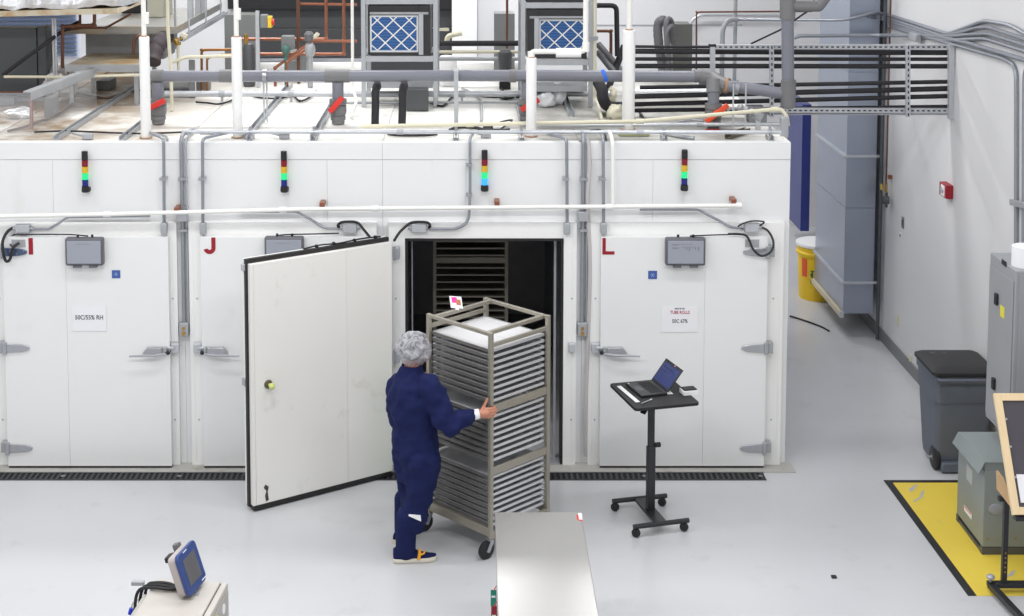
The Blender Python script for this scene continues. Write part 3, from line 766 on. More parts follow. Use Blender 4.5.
# ---- tall white pipes
def white_riser(px, pb, rb, ins_top, rt, lab, ring=True, top=6.4):
    p = R(px, pb); x, y = p.x, p.y
    t = thing('white_riser', lab, 'pipe', (x,y,RZ), 'tall white pipes rising from the roof')
    zi = A(px, ins_top, y).z
    MB().lathe([(rb-.004,RZ+.004),(rb,RZ+.01),(rb,zi-.006),(rb-.006,zi),(.01,zi)], (x,y,0), 22).build('jacket', M['jacket'], t)
    if top: MB().cyl((x,y,zi-.02),(x,y,top), rt, 16).build('tube', M['wpipe'], t)
    if ring: MB().lathe([(rb+.001,RZ+.0015),(rb+.012,RZ+.0015),(rb+.010,RZ+.009),(rb+.001,RZ+.009)], (x,y,0), 22).build('rusty_ring', M['rust'], t)
    mb = MB().lathe([(rt,zi-.002),(rt+.012,zi+.0),(rt+.010,zi+.008),(rt,zi+.010)], (x,y,0), 18); mb.build('top_ring', M['rust'], t)
    return t, x, y
t, x, y = white_riser(146, 138, .045, 36.5, .022, 'tall white pipe rising from the roof over letter I')
MB().lathe([(.022,-.05),(.028,-.05),(.028,.05),(.022,.05)], A(145.8,18,y), 16).build('coupling', M['wpipe'], t)
t, x, y = white_riser(237.8, 137.5, .046, 37, .022, 'tall white pipe rising from the roof over letter J')
MB().lathe([(.022,-.05),(.028,-.05),(.028,.05),(.022,.05)], A(237.8,14,y), 16).build('coupling', M['wpipe'], t)
t, x, y = white_riser(628.2, 130, .057, 30, .026, 'thickest tall white pipe standing left of the strut rack')
t, x, y = white_riser(531.2, 136.5, .046, 57.5, .022, 'elbowed white pipe standing before the second blue filter', top=None)
z0 = A(531.2,57.5,y).z; c = A(531.2,51.5,y); e1 = A(585.5,51.5,y)
MB().pipe([(x,y,z0-.02),(x,y,c.z),e1,(e1.x,y,6.4)], .023, 14, .05).build('tube', M['wpipe'], t)
MB().cyl(A(556,52.8,y), A(581,52.8,y), .042, 20).build('jacket', M['jacket'], t)
MB().lathe([(.024,-.04),(.031,-.04),(.031,.04),(.024,.04)], A(531.2,56,y), 16).lathe([(.024,-.04),(.031,-.04),(.031,.04),(.024,.04)], A(585.8,47,y), 16).build('elbow_sleeve', M['wpipe'], t)
# ---- grey PVC main with drops and valves
YM = .95; rM = .054
def pm(px, py=76): return A(px, py, YM)
r = thing('pvc_main', 'long grey plastic main pipe crossing the whole roof', 'pipe', pm(152))
MB().tube([pm(152,76.2), pm(338,76), pm(540,75.6), pm(700,76.6)], rM, 20).build('tube', M['pvc'], r)
mb = MB()
for a, b in ((152,163),(219.5,232),(325,349.5),(509,516),(694,712)): mb.cyl(pm(a,76), pm(b,76), rM+.007, 20)
mb.build('fitting', M['pvcf'], r)
MB().lathe([(rM+.008,-.016),(rM+.0085,-.016),(rM+.0085,.016),(rM+.008,.016)], pm(604.5,75.8), 20, (1,0,.35)).build('blue_tape', mat('blue_tape', (44,110,226), .5), r)
def valve(px, pt, pb, lab, hm, hand, w=.062, yv=YM, hpts=None):
    x = A(px,100,yv).x; zt, zb = A(px,pt,yv).z, RZ+.002
    h = zt-zb
    t = thing('drain_valve', lab, 'valve', (x,yv,zb), 'grey ball valves on the roof drops')
    MB().lathe([(.053,zb+h*.46),(.053,zt-.0)], (x,yv,0), 18).build('tube', M['pvc'], t)
    MB().lathe([(.05,zb),(.060,zb+.01),(.060,zb+h*.10),(.070,zb+h*.11),(.070,zb+h*.2),(.062,zb+h*.21),(.074,zb+h*.24),(.080,zb+h*.32),(.076,zb+h*.45),(.062,zb+h*.46),(.080,zb+h*.47),(.080,zb+h*.60),(.055,zb+h*.61)], (x,yv,0), 20).build('body', M['pvcf'], t)
    (ax_, ay_), (bx_, by_) = hand
    a, b = A(ax_,ay_,yv-.11), A(bx_,by_,yv-.11)
    mb = MB().bar(a, b, .050, .03, (0,1,0)); m = (a+b)/2
    mb.cyl((m.x,yv-.10,m.z),(m.x,yv-.05,m.z),.03,12)
    mb.build('handle', hm, t, bevel=.008)
    return t
valve(158, 82, 125, 'grey drop with red-handled valve behind the white pipe over letter I', M['red'], ((150,108),(165,100)))
valve(338, 82, 124, 'grey drop with red-handled valve between the white pipe over letter J and the black hoses', M['red'], ((329.5,112),(342.5,97.5)))
valve(527, 82, 124, 'grey drop with red handle half hidden behind the elbowed white pipe', M['red'], ((521,110),(539,99.5)))
# tee at the right end, orange valve, and the big vertical pipe
yv = .80
t = valve(713.5, 88, 124, 'grey drop with orange-handled valve over letter L', M['orange'], ((706,122),(728,105)), yv=.80)
mb = MB().tube(fillet([pm(700,76.5), pm(712,78), A(720,84,.85), A(728,86,.80)], .1), [.072]*20, 20)
mb.cyl(A(714,80,.84), A(713.8,93,.80), .070, 20)
r2 = mb.build('tee', M['pvcf'], r)
MB().lathe([(.05,-.014),(.07,-.014),(.07,.014),(.05,.014)], A(725.5,85.4,.80), 18, (1,0,-.15)).build('red_primer_ring', M['rust'], r2)
yp = .70
r = thing('pvc_riser', 'thick vertical grey plastic pipe with an elbow at the top beside the strut rack', 'pipe', A(788,106,yp))
MB().tube([A(727,85.8,.78), A(756,89.5,.75), A(783,93.5,.72)], .052, 18).build('branch', M['pvc'], r)
MB().cyl(A(788,104,yp), A(787.6,12,yp), .056, 20).build('tube', M['pvc'], r)
mb = MB().lathe([(.0,0),(.05,0),(.068,.012),(.068,A(788,80,yp).z-A(788,108,yp).z),(.056,A(788,80,yp).z-A(788,108,yp).z)], A(788,108,yp), 22)
mb.cyl(A(787.5,19,yp), A(787.5,-60,yp), .070, 22)
mb.pipe([A(787,6,yp), A(818,6,yp), A(818.5,6,yp), A(828,-6,yp), A(829,-40,yp)], .052, 18, .1)
mb.build('fitting', M['pvcf'], r)
# hanger rods
def rods(pxs, ptop, pbot, lab, Y, block=None, clampy=72):
    t = thing('hanger_rods', lab, 'pipe hanger', A(sum(pxs)/len(pxs), pbot, Y), 'rods carrying the grey main')
    for px in pxs:
        a = A(px,ptop,Y); MB().cyl((a.x,Y,RZ+.002 if block is None else block),(a.x,Y,a.z), .007, 8).build('rod', M['galv'], t)
    c = A(sum(pxs)/len(pxs), clampy, Y)
    return t, c
t, c = rods((263.6,266.6), 70, 118, 'pair of thin hanger rods behind letter J holding the grey main', YM+.09)
MB().lathe([(rM+.002,-.018),(rM+.012,-.018),(rM+.012,.018),(rM+.002,.018)], pm(265,76), 20, (1,0,0)).build('clamp', M['chrome'], t)
t, c = rods((733.5,746), 84, 133, 'two thin rods standing on a small rusty block near the orange valve', .44, block=RZ+.045)
x = A(740,135,.3).x
uchan(MB(), (A(729,138,.14).x,.20,RZ+.002), (A(747,135,.5).x,.50,RZ+.002), .06, .045).build('block', mat('rusty_strut', (110,104,90), .5, .4, var=.25, scale=20), t)
MB().lathe([(.055,-.02),(.066,-.02),(.066,.02),(.055,.02)], A(736,87.2,.765), 18, (1,0,-.15)).build('clamp', M['chrome'], t)
# post at 456
x = A(456,100,.62).x
t = thing('hanger_post', 'galvanised strut post clamping the grey main over the opening', 'pipe hanger', (x,.80,RZ))
mb = MB().bx(x-.02,x+.02,.82,.86,RZ+.002,A(456,71,.84).z); mb.build('post', M['galv'], t)
MB().lathe([(rM+.002,-.02),(rM+.013,-.02),(rM+.013,.02),(rM+.002,.02)], pm(456,75.8), 20, (1,0,0)).build('clamp', M['galvd'], t)
# black insulated hose drops under the first filter unit
for px, lab in ((375.5,'black insulated hose dropping to the roof, the one nearer the red valve'),(402.5,'black insulated hose dropping to the roof under the first blue filter')):
    Y = .88
    b = R(px-.5,124.5); x = b.x
    pts = [A(px+2,80,1.2), A(px+1.5,86,1.05), A(px,92,Y), A(px,105,Y), (A(px-.6,124,Y).x,Y,RZ+.003)]
    mb = MB().tube(spline(pts,5), [.030]*4+[.036,.040,.042,.040]+[.036]*14, 14)
    solo(mb, 'insulated_hose', M['insul'], lab, 'hose', 'black insulated hoses under the filter')
# ---------------------------------------------------------------- filter units (air handlers)
M['fblue'] = mat('filter_blue', (60,108,168), .7, var=.05)
_nt = M['fblue'].node_tree; _b = _nt.nodes['Principled BSDF']; _s = _b.inputs['Base Color'].links[0].from_socket
_tc = _nt.nodes.new('ShaderNodeTexCoord'); _w = _nt.nodes.new('ShaderNodeTexWave'); _w.bands_direction = 'Z'; _w.inputs['Scale'].default_value = 11; _w.inputs['Distortion'].default_value = .3
_nt.links.new(_tc.outputs['Object'], _w.inputs['Vector']); _m = _nt.nodes.new('ShaderNodeMix'); _m.data_type = 'RGBA'; _m.inputs['B'].default_value = rgb(38,78,134)
_nt.links.new(_w.outputs['Fac'], _m.inputs['Factor']); _nt.links.new(_s, _m.inputs['A']); _nt.links.new(_m.outputs['Result'], _b.inputs['Base Color'])
M['fwhite'] = mat('filter_card', (232,234,236), .6)
M['ahu'] = mat('unit_dark', (52,52,54), .45, .2, var=.15)
def ahu(pl, pr, ptop, pbar, f0, f1, g0, g1, lab, strip):
    Y = 1.95
    xl, xr = A(pl,60,Y).x, A(pr,60,Y).x
    zt, zb = A(400,ptop,Y).z, A(400,pbar,Y).z
    t = thing('air_handler', lab, 'air handling unit', ((xl+xr)/2,Y+.4,RZ), 'filter units on the roof')
    w = .045; ztop = zt+.75
    mb = MB()
    dpt = .75
    for x in (xl, xr):
        for y in (Y, Y+dpt): MB().bx(x-w/2,x+w/2,y,y+w,RZ+.002,ztop).build('post', M['galv'], t, bevel=.003)
    for z in (zt, zb, zt+.72):
        MB().bx(xl+w/2,xr-w/2,Y+.004,Y+.04,z-.028,z+.028).bx(xl+w/2,xr-w/2,Y+dpt+.004,Y+dpt+.04,z-.028,z+.028).build('crossbar', M['galv'], t, bevel=.003)
        mb = MB()
        for x in (xl, xr): mb.bx(x-w/2+.004,x+w/2-.004,Y+w,Y+dpt,z-.022,z+.022)
        mb.build('side_rail', M['galvd'], t)
    # cabinet: hollow dark box with the filter in its mouth
    fx0, fx1, fz1, fz0 = A(f0,30,Y+.06).x, A(f1,30,Y+.06).x, A(400,g0,Y+.06).z, A(400,g1,Y+.06).z
    cx0, cx1, cz0, cz1 = xl+.045, xr-.05, zb+.035, zt-.04
    mb = MB().bx(cx0,fx0-.004,Y+.01,Y+.7,cz0,cz1).bx(fx1+.004,cx1,Y+.01,Y+.7,cz0,cz1).bx(fx0-.004,fx1+.004,Y+.01,Y+.7,cz0,fz0-.004).bx(fx0-.004,fx1+.004,Y+.01,Y+.7,fz1+.004,cz1).bx(fx0,fx1,Y+.15,Y+.7,fz0,fz1)
    mb.build('cabinet', M['ahu'], t, bevel=.004)
    MB().bx(xl+.03,xr-.03,Y+.02,Y+.72,zt+.03,zt+.68).build('upper_cabinet', M['ahu'], t, bevel=.004)
    MB().bx(xl+.03,xr-.03,Y+.06,Y+.7,zb-.30,zb-.24).build('drip_pan', M['galvd'], t)
    f = MB().bx(fx0,fx1,Y+.045,Y+.13,fz0,fz1).build('filter', M['fblue'], t)
    k = .018
    mb = MB().bx(fx0,fx0+k,Y+.035,Y+.045,fz0,fz1).bx(fx1-k,fx1,Y+.035,Y+.045,fz0,fz1).bx(fx0+k,fx1-k,Y+.035,Y+.045,fz1-k,fz1).bx(fx0+k,fx1-k,Y+.035,Y+.045,fz0,fz0+k)
    dw, dh = .158, .150
    X0, X1, Z0, Z1_ = fx0+k, fx1-k, fz0+k, fz1-k
    def clip(sgn, c):
        pts = []
        for X in (X0, X1):
            z = (c - (X-X0)/dw)*sgn*dh + Z0
            if Z0-1e-6 <= z <= Z1_+1e-6: pts.append((X,z))
        for z in (Z0, Z1_):
            X = X0 + dw*(c - sgn*(z-Z0)/dh)
            if X0+1e-6 < X < X1-1e-6: pts.append((X,z))
        return pts
    for sgn in (1,-1):
        for i in range(-12,16):
            p = clip(sgn, i*.5*2*.5*2/1.0*.5*1.0 if False else i*1.0+.35)
            if len(p) >= 2:
                a, b = p[0], p[-1]
                if abs(a[0]-b[0])+abs(a[1]-b[1]) > .02:
                    yy = Y+.040 + (.002 if sgn>0 else .0)
                    mb.bar((a[0],yy,a[1]),(b[0],yy,b[1]),.012,.003,(0,1,0))
    mb.build('filter_lattice', M['fwhite'], f)
    sx = fx1+.004 if strip > 0 else fx0-.004-.045
    MB().bx(sx,sx+.045,Y-.004,Y+.01,fz0-.02,fz1+.03).build('filter_door_strip', M['galv'], t)
    MB().bx(cx0+.02,cx1-.02,Y-.006,Y+.01,fz1+.012,fz1+.035).build('filter_rail', M['galvd'], t)
    return t
ahu(363.5, 435.5, 1.5, 59, 370, 418.5, 15, 52, 'roof air unit with blue filter in a strut frame over the open door', 1)
ahu(523, 591, 5.5, 62.5, 539, 586, 19, 51.5, 'roof air unit with blue filter behind the elbowed white pipe', -1)
# ---------------------------------------------------------------- strut rack with black insulated pipes on the right
YR = 1.3
xr1 = A(952,80,YR).x
t = thing('strut_rack', 'slotted galvanised strut rack reaching across to the right wall', 'pipe rack', A(830,112,YR))
M['slot'] = mat('slot_dark', (40,40,44), .7)
def slotted(mb_m, a, b, w):
    """slotted rail from a to b, slots as dark inlays"""
    mb = MB().bar(a, b, .04, w, (0,0,1) if abs((b-a).normalized().z) < .5 else (1,0,0))
    o = mb.build('rail', M['galv'], t, bevel=.002)
    d = (b-a); n = int(d.length/.05); mb = MB(); dd = d.normalized()
    for i in range(n):
        c = a + d*((i+.5)/n); 
        mb.bar(c - dd*.013 + Vector((0,-.0205,0)), c + dd*.013 + Vector((0,-.0205,0)), .003, .013, (0,0,1) if abs(dd.z)<.5 else (1,0,0))
    mb.build('slot', M['slot'], o); return o
slotted(None, A(712,46.8,YR), A(952,46.8,YR), .045)
slotted(None, A(712,110,YR), A(952,110.5,YR), .045)
MB().bar(A(712,113.8,YR+.03), A(952,114.2,YR+.03), .06, .010).build('lower_flange', M['galvd'], t)
for px in (771.5, 907.8): slotted(None, A(px,117,YR-.045), A(px,44.5,YR-.045), .04)
MB().bar(A(712.5,118,YR-.045), A(712.5,43.5,YR-.045), .05, .045, (1,0,0)).build('post', M['galv'], t, bevel=.003)
MB().bar(A(951,118.5,YR-.03), A(951,45,YR-.03), .06, .055, (1,0,0)).bar(A(954,118.5,YR), A(954,45,YR), .008, .09, (1,0,0)).build('end_post', M['galv'], t, bevel=.003)
MB().bx(A(709,44,YR-.06).x, A(716,44,YR-.06).x, YR-.075, YR-.02, A(700,46,YR).z, A(700,43.2,YR).z).build('post_cap', M['black'], t, bevel=.004)
words = ['topmost','second from the top','third from the top','fourth from the top','fourth from the bottom','third from the bottom','second from the bottom','lowest']
for i, (pl, py0, pr, py1, rr) in enumerate(((634,46.5,713,47,.014),(634,51.2,950,52.6,.026),(634,59,950,59.2,.018),(634,66,950,66.3,.023),(608,87.5,950,81.7,.020),(634,96.5,950,88.5,.025),(634,104.3,950,96,.022),(634,110.5,948,106.7,.020))):
    a, b = A(pl,py0,YR+.06), A(pr,py1,YR+.06)
    if i == 4: a = A(640,87.5,YR+.06)
    solo(MB().tube([a, b], rr, 12), 'insulated_pipe', M['insul'], 'black insulated pipe in the strut rack, %s of eight' % words[i], 'pipe', 'black pipes in the strut rack')
# thick black bend left of the rack and foil duct behind it
solo(MB().tube(spline([A(598,82,1.5),A(602,90,1.42),A(603,98,1.38),A(608,106,1.38),A(622,107.5,1.38),A(634,107.5,1.38)],6), .055, 14), 'insulated_bend', M['insul'], 'thick black insulated elbow beside the thickest white pipe', 'hose')
M['foil'] = mat('silver_foil', (224,225,228), .32, .55, var=.12, scale=14, bump=1.0, bscale=14)
solo(MB().cyl(A(634,93.5,2.1), A(712,92.5,2.1), .045, 14), 'foil_duct', M['foil'], 'silver foil-wrapped duct running behind the black pipes', 'duct')
# long pale pipe at the back of the roof
r = thing('pale_pipe', 'long pale galvanised pipe at the rear of the roof below the grey main', 'pipe', A(165,93.5,2.3))
MB().tube([A(165,93.8,2.3), A(400,94,2.3), A(610,93.5,2.3)], .030, 14).build('tube', M['galv'], r)
mb = MB()
for px in (222,291,409,462,555): 
    c = A(px,93.8,2.3); mb.cyl(c-Vector((.03,0,0)), c+Vector((.03,0,0)), .036, 14); mb.bx(c.x-.012,c.x+.012,2.29,2.31,RZ+.002,c.z)
mb.build('support', M['galvd'], r)
solo(MB().tube([A(345,103,2.05), A(520,102,2.05)], .012, 8), 'thin_conduit', M['galvd'], 'thin conduit lying on the roof under the two filter units', 'conduit')
# enclosures and boxes on the roof
M['olive0'] = mat('olive_box', (86,86,82), .45)
def boxpx(px0, px1, py0, py1, Y, dep, m, name, lab, cat, bevel=.005, extra=None, grp=None, ground=True):
    a, b = A(px0,py0,Y), A(px1,py1,Y)
    z0 = RZ+.002 if ground else b.z
    t = thing(name, lab, cat, ((a.x+b.x)/2, Y+dep/2, z0), grp)
    MB().bx(a.x,b.x,Y,Y+dep,z0,a.z).build('body', m, t, bevel=bevel)
    if extra: extra(t, a, b, z0)
    return t
def door_panel(t, a, b, z0):
    MB().bx(a.x+.02,b.x-.02,a.y-.012,a.y,z0+.03,a.z-.03).build('cover', M['galvd'] , t, bevel=.003)
M['dkbox'] = mat('dark_box', (80,82,85), .45, var=.05)
M['mdbox'] = mat('mid_grey_box', (122,124,125), .45, var=.05)
def lid(m):
    def f(t, a, b, z0): MB().bx(a.x-.006,b.x+.006,a.y-.02,a.y,z0+.004,a.z+.006).build('cover', m, t, bevel=.003)
    return f
boxpx(407,428,90,106,1.72,.22,M['dkbox'],'control_box','dark grey control box on the roof under the first blue filter','control box',extra=lid(M['dkbox']))
boxpx(187,208,78,90,3.0,.2,M['mdbox'],'control_box','grey box on the roof behind the main, right of the first red valve','control box',extra=lid(M['mdbox']))
boxpx(545,565,84,94,2.65,.3,M['dkbox'],'control_box','grey box under the second blue filter','control box',extra=lid(M['mdbox']))
boxpx(750,766,108,116,.95,.2,M['dkbox'],'control_box','small grey box behind the thin rods','control box',extra=lid(M['mdbox']))
boxpx(287,306,52,78,3.9,.3,M['mdbox'],'control_box','tall grey box among the copper pipes','control box',extra=lid(M['mdbox']))
boxpx(96,110,81,90,3.1,.3,M['mdbox'],'control_box','grey block on the stained roof below the drip pan','control box',extra=lid(M['mdbox']))
boxpx(225,256,15,76,4.05,.35,M['olive0'],'electrical_cabinet','grey cabinet behind the white pipe over letter J','cabinet',extra=lid(M['mdbox']))
boxpx(494.5,514,14,76,3.9,.35,M['mdbox'],'electrical_cabinet','grey cabinet between the two filter units','cabinet',extra=lid(M['mdbox']))
M['olive'] = mat('olive_grey', (88,89,85), .45)
boxpx(673.5,691,24.5,80,3.8,.35,M['olive'],'electrical_cabinet','olive grey cabinet beside the grey flexible conduits','cabinet',extra=lid(M['olive']))
# flexible conduits beside it
M['flex'] = mat('flex_grey', (104,104,108), .55, var=.1)
t = thing('flexible_conduit', 'bundle of grey flexible conduits arching down beside the olive cabinet', 'conduit', A(655,76,3.5))
for pts, rr in (([A(672,40,3.7),A(668,25,3.6),A(662,20,3.5),A(658,26,3.5),A(659,45,3.5),A(664,76,3.5)], .05), ([A(673,44,3.7),A(672,24,3.6),A(668,19,3.45),A(666,30,3.4),A(670,76,3.4)], .028), ([A(674,40,3.6),A(672,26,3.4),A(666,36,3.35),A(668,60,3.35),A(666,76,3.35)], .022)):
    sp = spline(pts,7); MB().tube(sp, [rr*(1+.07*(i%2)) for i in range(len(sp))], 12).build('hose', M['flex'], t)
# pipes crossing between the two units
for (py, rr, m, lab) in ((43.5,.030,M['insul'],'black insulated pipe crossing behind between the two filter units'),(52,.018,M['cpvc'],'cream pipe crossing between the two filter units'),(59,.022,M['galvd'],'grey pipe crossing between the two filter units')):
    solo(MB().tube([A(438,py,3.2), A(522,py-.3,3.2)], rr, 12), 'cross_pipe', m, lab, 'pipe')
t = thing('pump', 'white pump with cream fittings between the filter units', 'pump', A(447,70,3.4))
MB().lathe([(.0,0),(.11,0),(.12,.05),(.11,.26),(.07,.32),(.0,.33)], (A(447,70,3.5).x,3.5,RZ+.004), 18).build('body', M['white'], t)
MB().pipe([A(447,46,3.4),A(447,36,3.4),A(462,33,3.4)], .028, 10, .06).bar(A(437,29.5,3.4),A(449,29.5,3.4),.03,.03).build('fitting', M['cpvc'], t)
t = thing('motor', 'dark cylindrical motor between the two filter units', 'motor', A(505,68,3.0))
x = A(505,60,3.2).x
MB().lathe([(.0,.0),(.06,.0),(.075,.03),(.075,.24),(.05,.27),(.0,.27)], (x,3.2,RZ+.16), 18).build('housing', M['dkbox'], t)
MB().bx(x-.06,x+.06,3.15,3.25,RZ+.003,RZ+.165).build('foot', M['black'], t)
# copper pipes
def copper(pts, rr, lab, m=None, grp='copper pipes on the roof', bend=.04):
    t = thing('copper_pipe', lab, 'pipe', pts[0], grp)
    MB().pipe(pts, rr, 10, bend).build('tube', m or M['copper'], t)
    if len(pts) > 2:
        mb = MB()
        for p in pts[1:-1]: mb.ell(p, (rr*1.35,)*3, 10, 6)
        mb.build('elbow', m or M['copper'], t)
    return t
Yc = 3.6
def UP(px, Y): a = A(px,0,Y); return Vector((a.x, Y, 6.45))
def base(px, Y): a = A(px,60,Y); return Vector((a.x, Y, RZ+.004))
copper([base(298.5,Yc), UP(298.5,Yc)], .019, 'upright copper pipe nearest the yellow switch', M['copperd'])
copper([UP(326.3,Yc+.05), A(326.3,39,Yc+.05), A(240,39.2,Yc+.05)], .017, 'copper pipe coming down and turning towards the yellow switch')
copper([UP(344,Yc), A(344,54,Yc), A(240,54,Yc)], .017, 'copper pipe coming down in front of the dark door to the lowest run')
copper([A(299.5,3.8,Yc+.06), A(357,4.6,Yc+.06)], .015, 'short level copper pipe high on the dark door')
copper([base(275,3.4), A(275,68,3.4), A(312,41,3.5), A(357,41,3.5)], .016, 'copper pipe slanting down beside the grey box, lower one', bend=.02)
copper([base(287,3.3), A(287,62,3.3), A(314,44,3.3)], .014, 'short copper pipe slanting above the tall grey box')
copper([A(62.5,68,2.2), A(62.5,26.5,2.2), A(78,25.5,2.2), A(94.5,25.5,2.2), A(94.5,12,2.2)], .018, 'brown copper pipe stepping up under the foil duct', M['copperd'])
copper([A(80,26,2.3), A(80,13,2.3)], .014, 'short brown copper stub under the foil duct', M['copperd'])
copper([A(66,30.5,2.4), A(83,27.8,2.4), A(106,27.8,2.4), A(131,14,2.4)], .012, 'brown copper pipe slanting up across the drip platform', M['copperd'])
copper([A(31.5,129,.42), A(31.5,97.5,.42), A(36,95.5,.6)], .017, 'short bright copper riser at the clear guard corner')
copper([A(-10,92,2.1), A(31,92.3,2.1)], .012, 'thin copper pipe before the dark roof cabinet', M['copperd'])
copper([base(201.5,2.9), A(201.5,50,2.9), A(234,49.5,2.9)], .014, 'brass coloured pipe bend left of the white pipe over letter J', mat('brass_pipe', (146,98,50), .35, .7))
copper([base(207,2.8), A(207,58,2.8), A(222,55,2.9), A(234,54.5,2.9)], .012, 'lower brass coloured pipe bend left of the white pipe over letter J', mat('brass_pipe2', (150,104,60), .35, .7))
copper([A(727,62,4.3), A(727,12,4.3), A(980,11,4.3)] if False else [base(696.5,4.3), A(696.5,12,4.3), A(812,11.3,4.3)], .010, 'thin copper pipe framing the white wall behind the strut rack', M['copperd'])
copper([A(597,31,3.0), A(611,31,3.0), base(611,3.0)], .017, 'copper elbow beside the second filter unit', M['copperd'])
copper([base(507,3.7), UP(507,3.7)], .014, 'thin brown upright pipe before the grey cabinet', M['copperd'])
# black elbow pipe by the second unit
solo(MB().pipe([A(592,5.5,2.6), A(616.5,5.5,2.6), A(617.3,56,2.6)], .026, 12, .06), 'insulated_elbow', M['insul'], 'black insulated pipe bending down right of the second filter unit', 'pipe')
for i, (a, b, lab) in enumerate(((A(598,44,2.8),A(622,72,2.6),'first grey insulated tube slanting beside the second filter unit'),(A(598,52,2.75),A(614,72,2.55),'second grey insulated tube slanting beside the second filter unit'),(A(624,46,2.7),Vector((A(606,80,2.5).x,2.5,RZ+.04)),'black insulated tube slanting the other way beside the thick white pipe'))):
    solo(MB().cyl(a, b, .035, 12), 'insulated_tube', M['flex'] if i < 2 else M['insul'], lab, 'pipe')
# cream riser right of the second unit, dropping over the roof
r = thing('cream_riser', 'cream plastic pipe standing right of the second filter unit', 'pipe', A(595,110,2.0))
MB().pipe([UP(594.5,1.85), A(594.8,100,1.85), A(598,104,1.7), R(602,120,.02)], .016, 10, .05).build('tube', M['cpvc'], r)
MB().bx(A(591,38,1.85).x,A(598,38,1.85).x,1.82,1.88,A(594,40,1.85).z,A(594,36,1.85).z).build('clamp', M['chrome'], r)
r = thing('white_drop', 'white pipe beside the first filter unit frame bending to the roof', 'pipe', A(353,110,1.5))
MB().pipe([UP(352.5,1.78), A(352.7,90,1.78), A(357,100,1.6), R(351,118,.02)], .015, 10, .06).build('tube', M['wpipe'], r)
# yellow and red isolator switch on a perforated strut
x = A(257.5,40,3.3).x
t = thing('isolator_switch', 'yellow and red isolator switch on a slotted strut post', 'switch', (x,3.3,RZ))
MB().bx(x-.02,x+.02,3.3,3.34,RZ+.002,A(257,11,3.3).z).build('post', M['galv'], t)
a, b = A(260,15,3.25), A(267.5,28,3.25)
MB().bx(a.x,b.x,3.25,3.36,b.z,a.z).build('housing', M['mdbox'], t, bevel=.006)
a, b = A(267.5,16.5,3.25), A(271.5,28,3.25)
MB().bx(a.x,b.x,3.24,3.36,b.z,a.z).build('yellow_plate', M['yellow'], t, bevel=.006)
c = A(273,22,3.28); MB().cyl(c-Vector((.03,0,0)), c+Vector((.012,0,0)), .035, 12).build('red_knob', M['red'], t)
# control valves on the copper
t = thing('control_valve', 'grey and green control valve on the copper pipes', 'valve', A(285,56,3.4))
a, b = A(281,36,3.4), A(294,50,3.4); MB().bx(a.x,b.x,3.4,3.52,b.z,a.z).build('actuator', M['mdbox'], t, bevel=.012)
c = A(286,50,3.36); MB().ell(c,(.045,.045,.06),12,8).cyl(c,Vector((c.x,c.y,RZ+.004)),.02,10).build('body', mat('valve_green', (72,112,104), .5), t)
t = thing('control_valve', 'grey capped valve with a cream spout on the copper pipes', 'valve', A(309,50,3.3))
c = A(309,36,3.3); MB().lathe([(.0,-.05),(.05,-.05),(.055,.02),(.03,.05),(0,.05)], c, 14).build('cap', M['flex'], t)
MB().pipe([A(312,38,3.3),A(317,35,3.3),A(318,33,3.3)], .022, 8, .03).build('spout', M['cpvc'], t)
c2 = A(310,50,3.3); MB().ell(c2,(.06,.05,.09),12,8).cyl(c2,Vector((c2.x,c2.y,RZ+.004)),.03,10).build('body', M['galvd'], t)
# more plant at the rear of the roof
solo(MB().tube([A(258,60.5,3.9), A(362,60,3.9)], .022, 10), 'rear_strut', M['cond'], 'grey strut running level below the copper pipes', 'strut')
solo(MB().cyl(A(250,66.5,4.35), A(362,66.5,4.35), .062, 16), 'white_insulated_pipe', M['jacket'], 'fat white insulated pipe behind the grey main, below the copper pipes', 'pipe')
solo(MB().cyl(A(440,66.5,4.35), A(520,66.5,4.35), .062, 16), 'white_insulated_pipe', M['jacket'], 'fat white insulated pipe behind the grey main, between the filter units', 'pipe')
x = A(249,60,3.4).x
t = thing('receiver_tank', 'small dark grey tank with a brass top beside the white pipe over letter J', 'tank', (x,3.4,RZ))
MB().lathe([(0,.002),(.06,.002),(.068,.04),(.068,A(249,46,3.4).z-RZ-.03),(.05,A(249,43,3.4).z-RZ-.012),(0,A(249,43,3.4).z-RZ)], (x,3.4,RZ), 18).build('shell', M['dkbox'], t)
MB().cyl((x-.03,3.4,A(249,44,3.4).z-.02),(x-.03,3.4,A(249,34,3.4).z),.022,10).build('brass_valve', M['brass'], t)
# white cloths and insulation lumps
def lump(c, r, m, name, lab, cat, seed):
    mb = MB().ell((0,0,0), (1,1,1), 26, 16)
    for p in mb.v:
        q = 1 + .28*noise.noise(p*1.6+Vector((seed,0,0))) + .22*abs(noise.noise(p*3.7+Vector((0,seed,0)))) + .10*noise.noise(p*8+Vector((0,0,seed)))
        p.x *= r[0]*q; p.y *= r[1]*q; p.z = max(-r[2]*.75, p.z*r[2]*q)
    zmin = min(p.z for p in mb.v)
    mb.xf(Matrix.Translation((c[0], c[1], c[2]-zmin+.002)))
    return solo(mb, name, m, lab, cat, smooth=0 if m is M['foil'] else 80)
M['cloth'] = mat('white_cloth', (238,239,242), .8, var=.03, bump=.3, bscale=20)
p = R(545.5,106); lump((p.x,p.y,RZ),(.10,.11,.075),M['cloth'],'white_cloth','thick crumpled white cloth on the roof beside the elbowed pipe','cloth',3)
p = R(555,104.5); lump((p.x+.03,p.y+.02,RZ),(.075,.07,.12),M['cloth'],'white_cloth','upright crumpled white cloth behind the flatter one on the roof','cloth',8)
p = R(616,119); lump((p.x,p.y,RZ),(.085,.09,.075),M['cpvc'],'insulation_lump','cream insulation lump on the roof left of the thick white pipe','insulation',12)
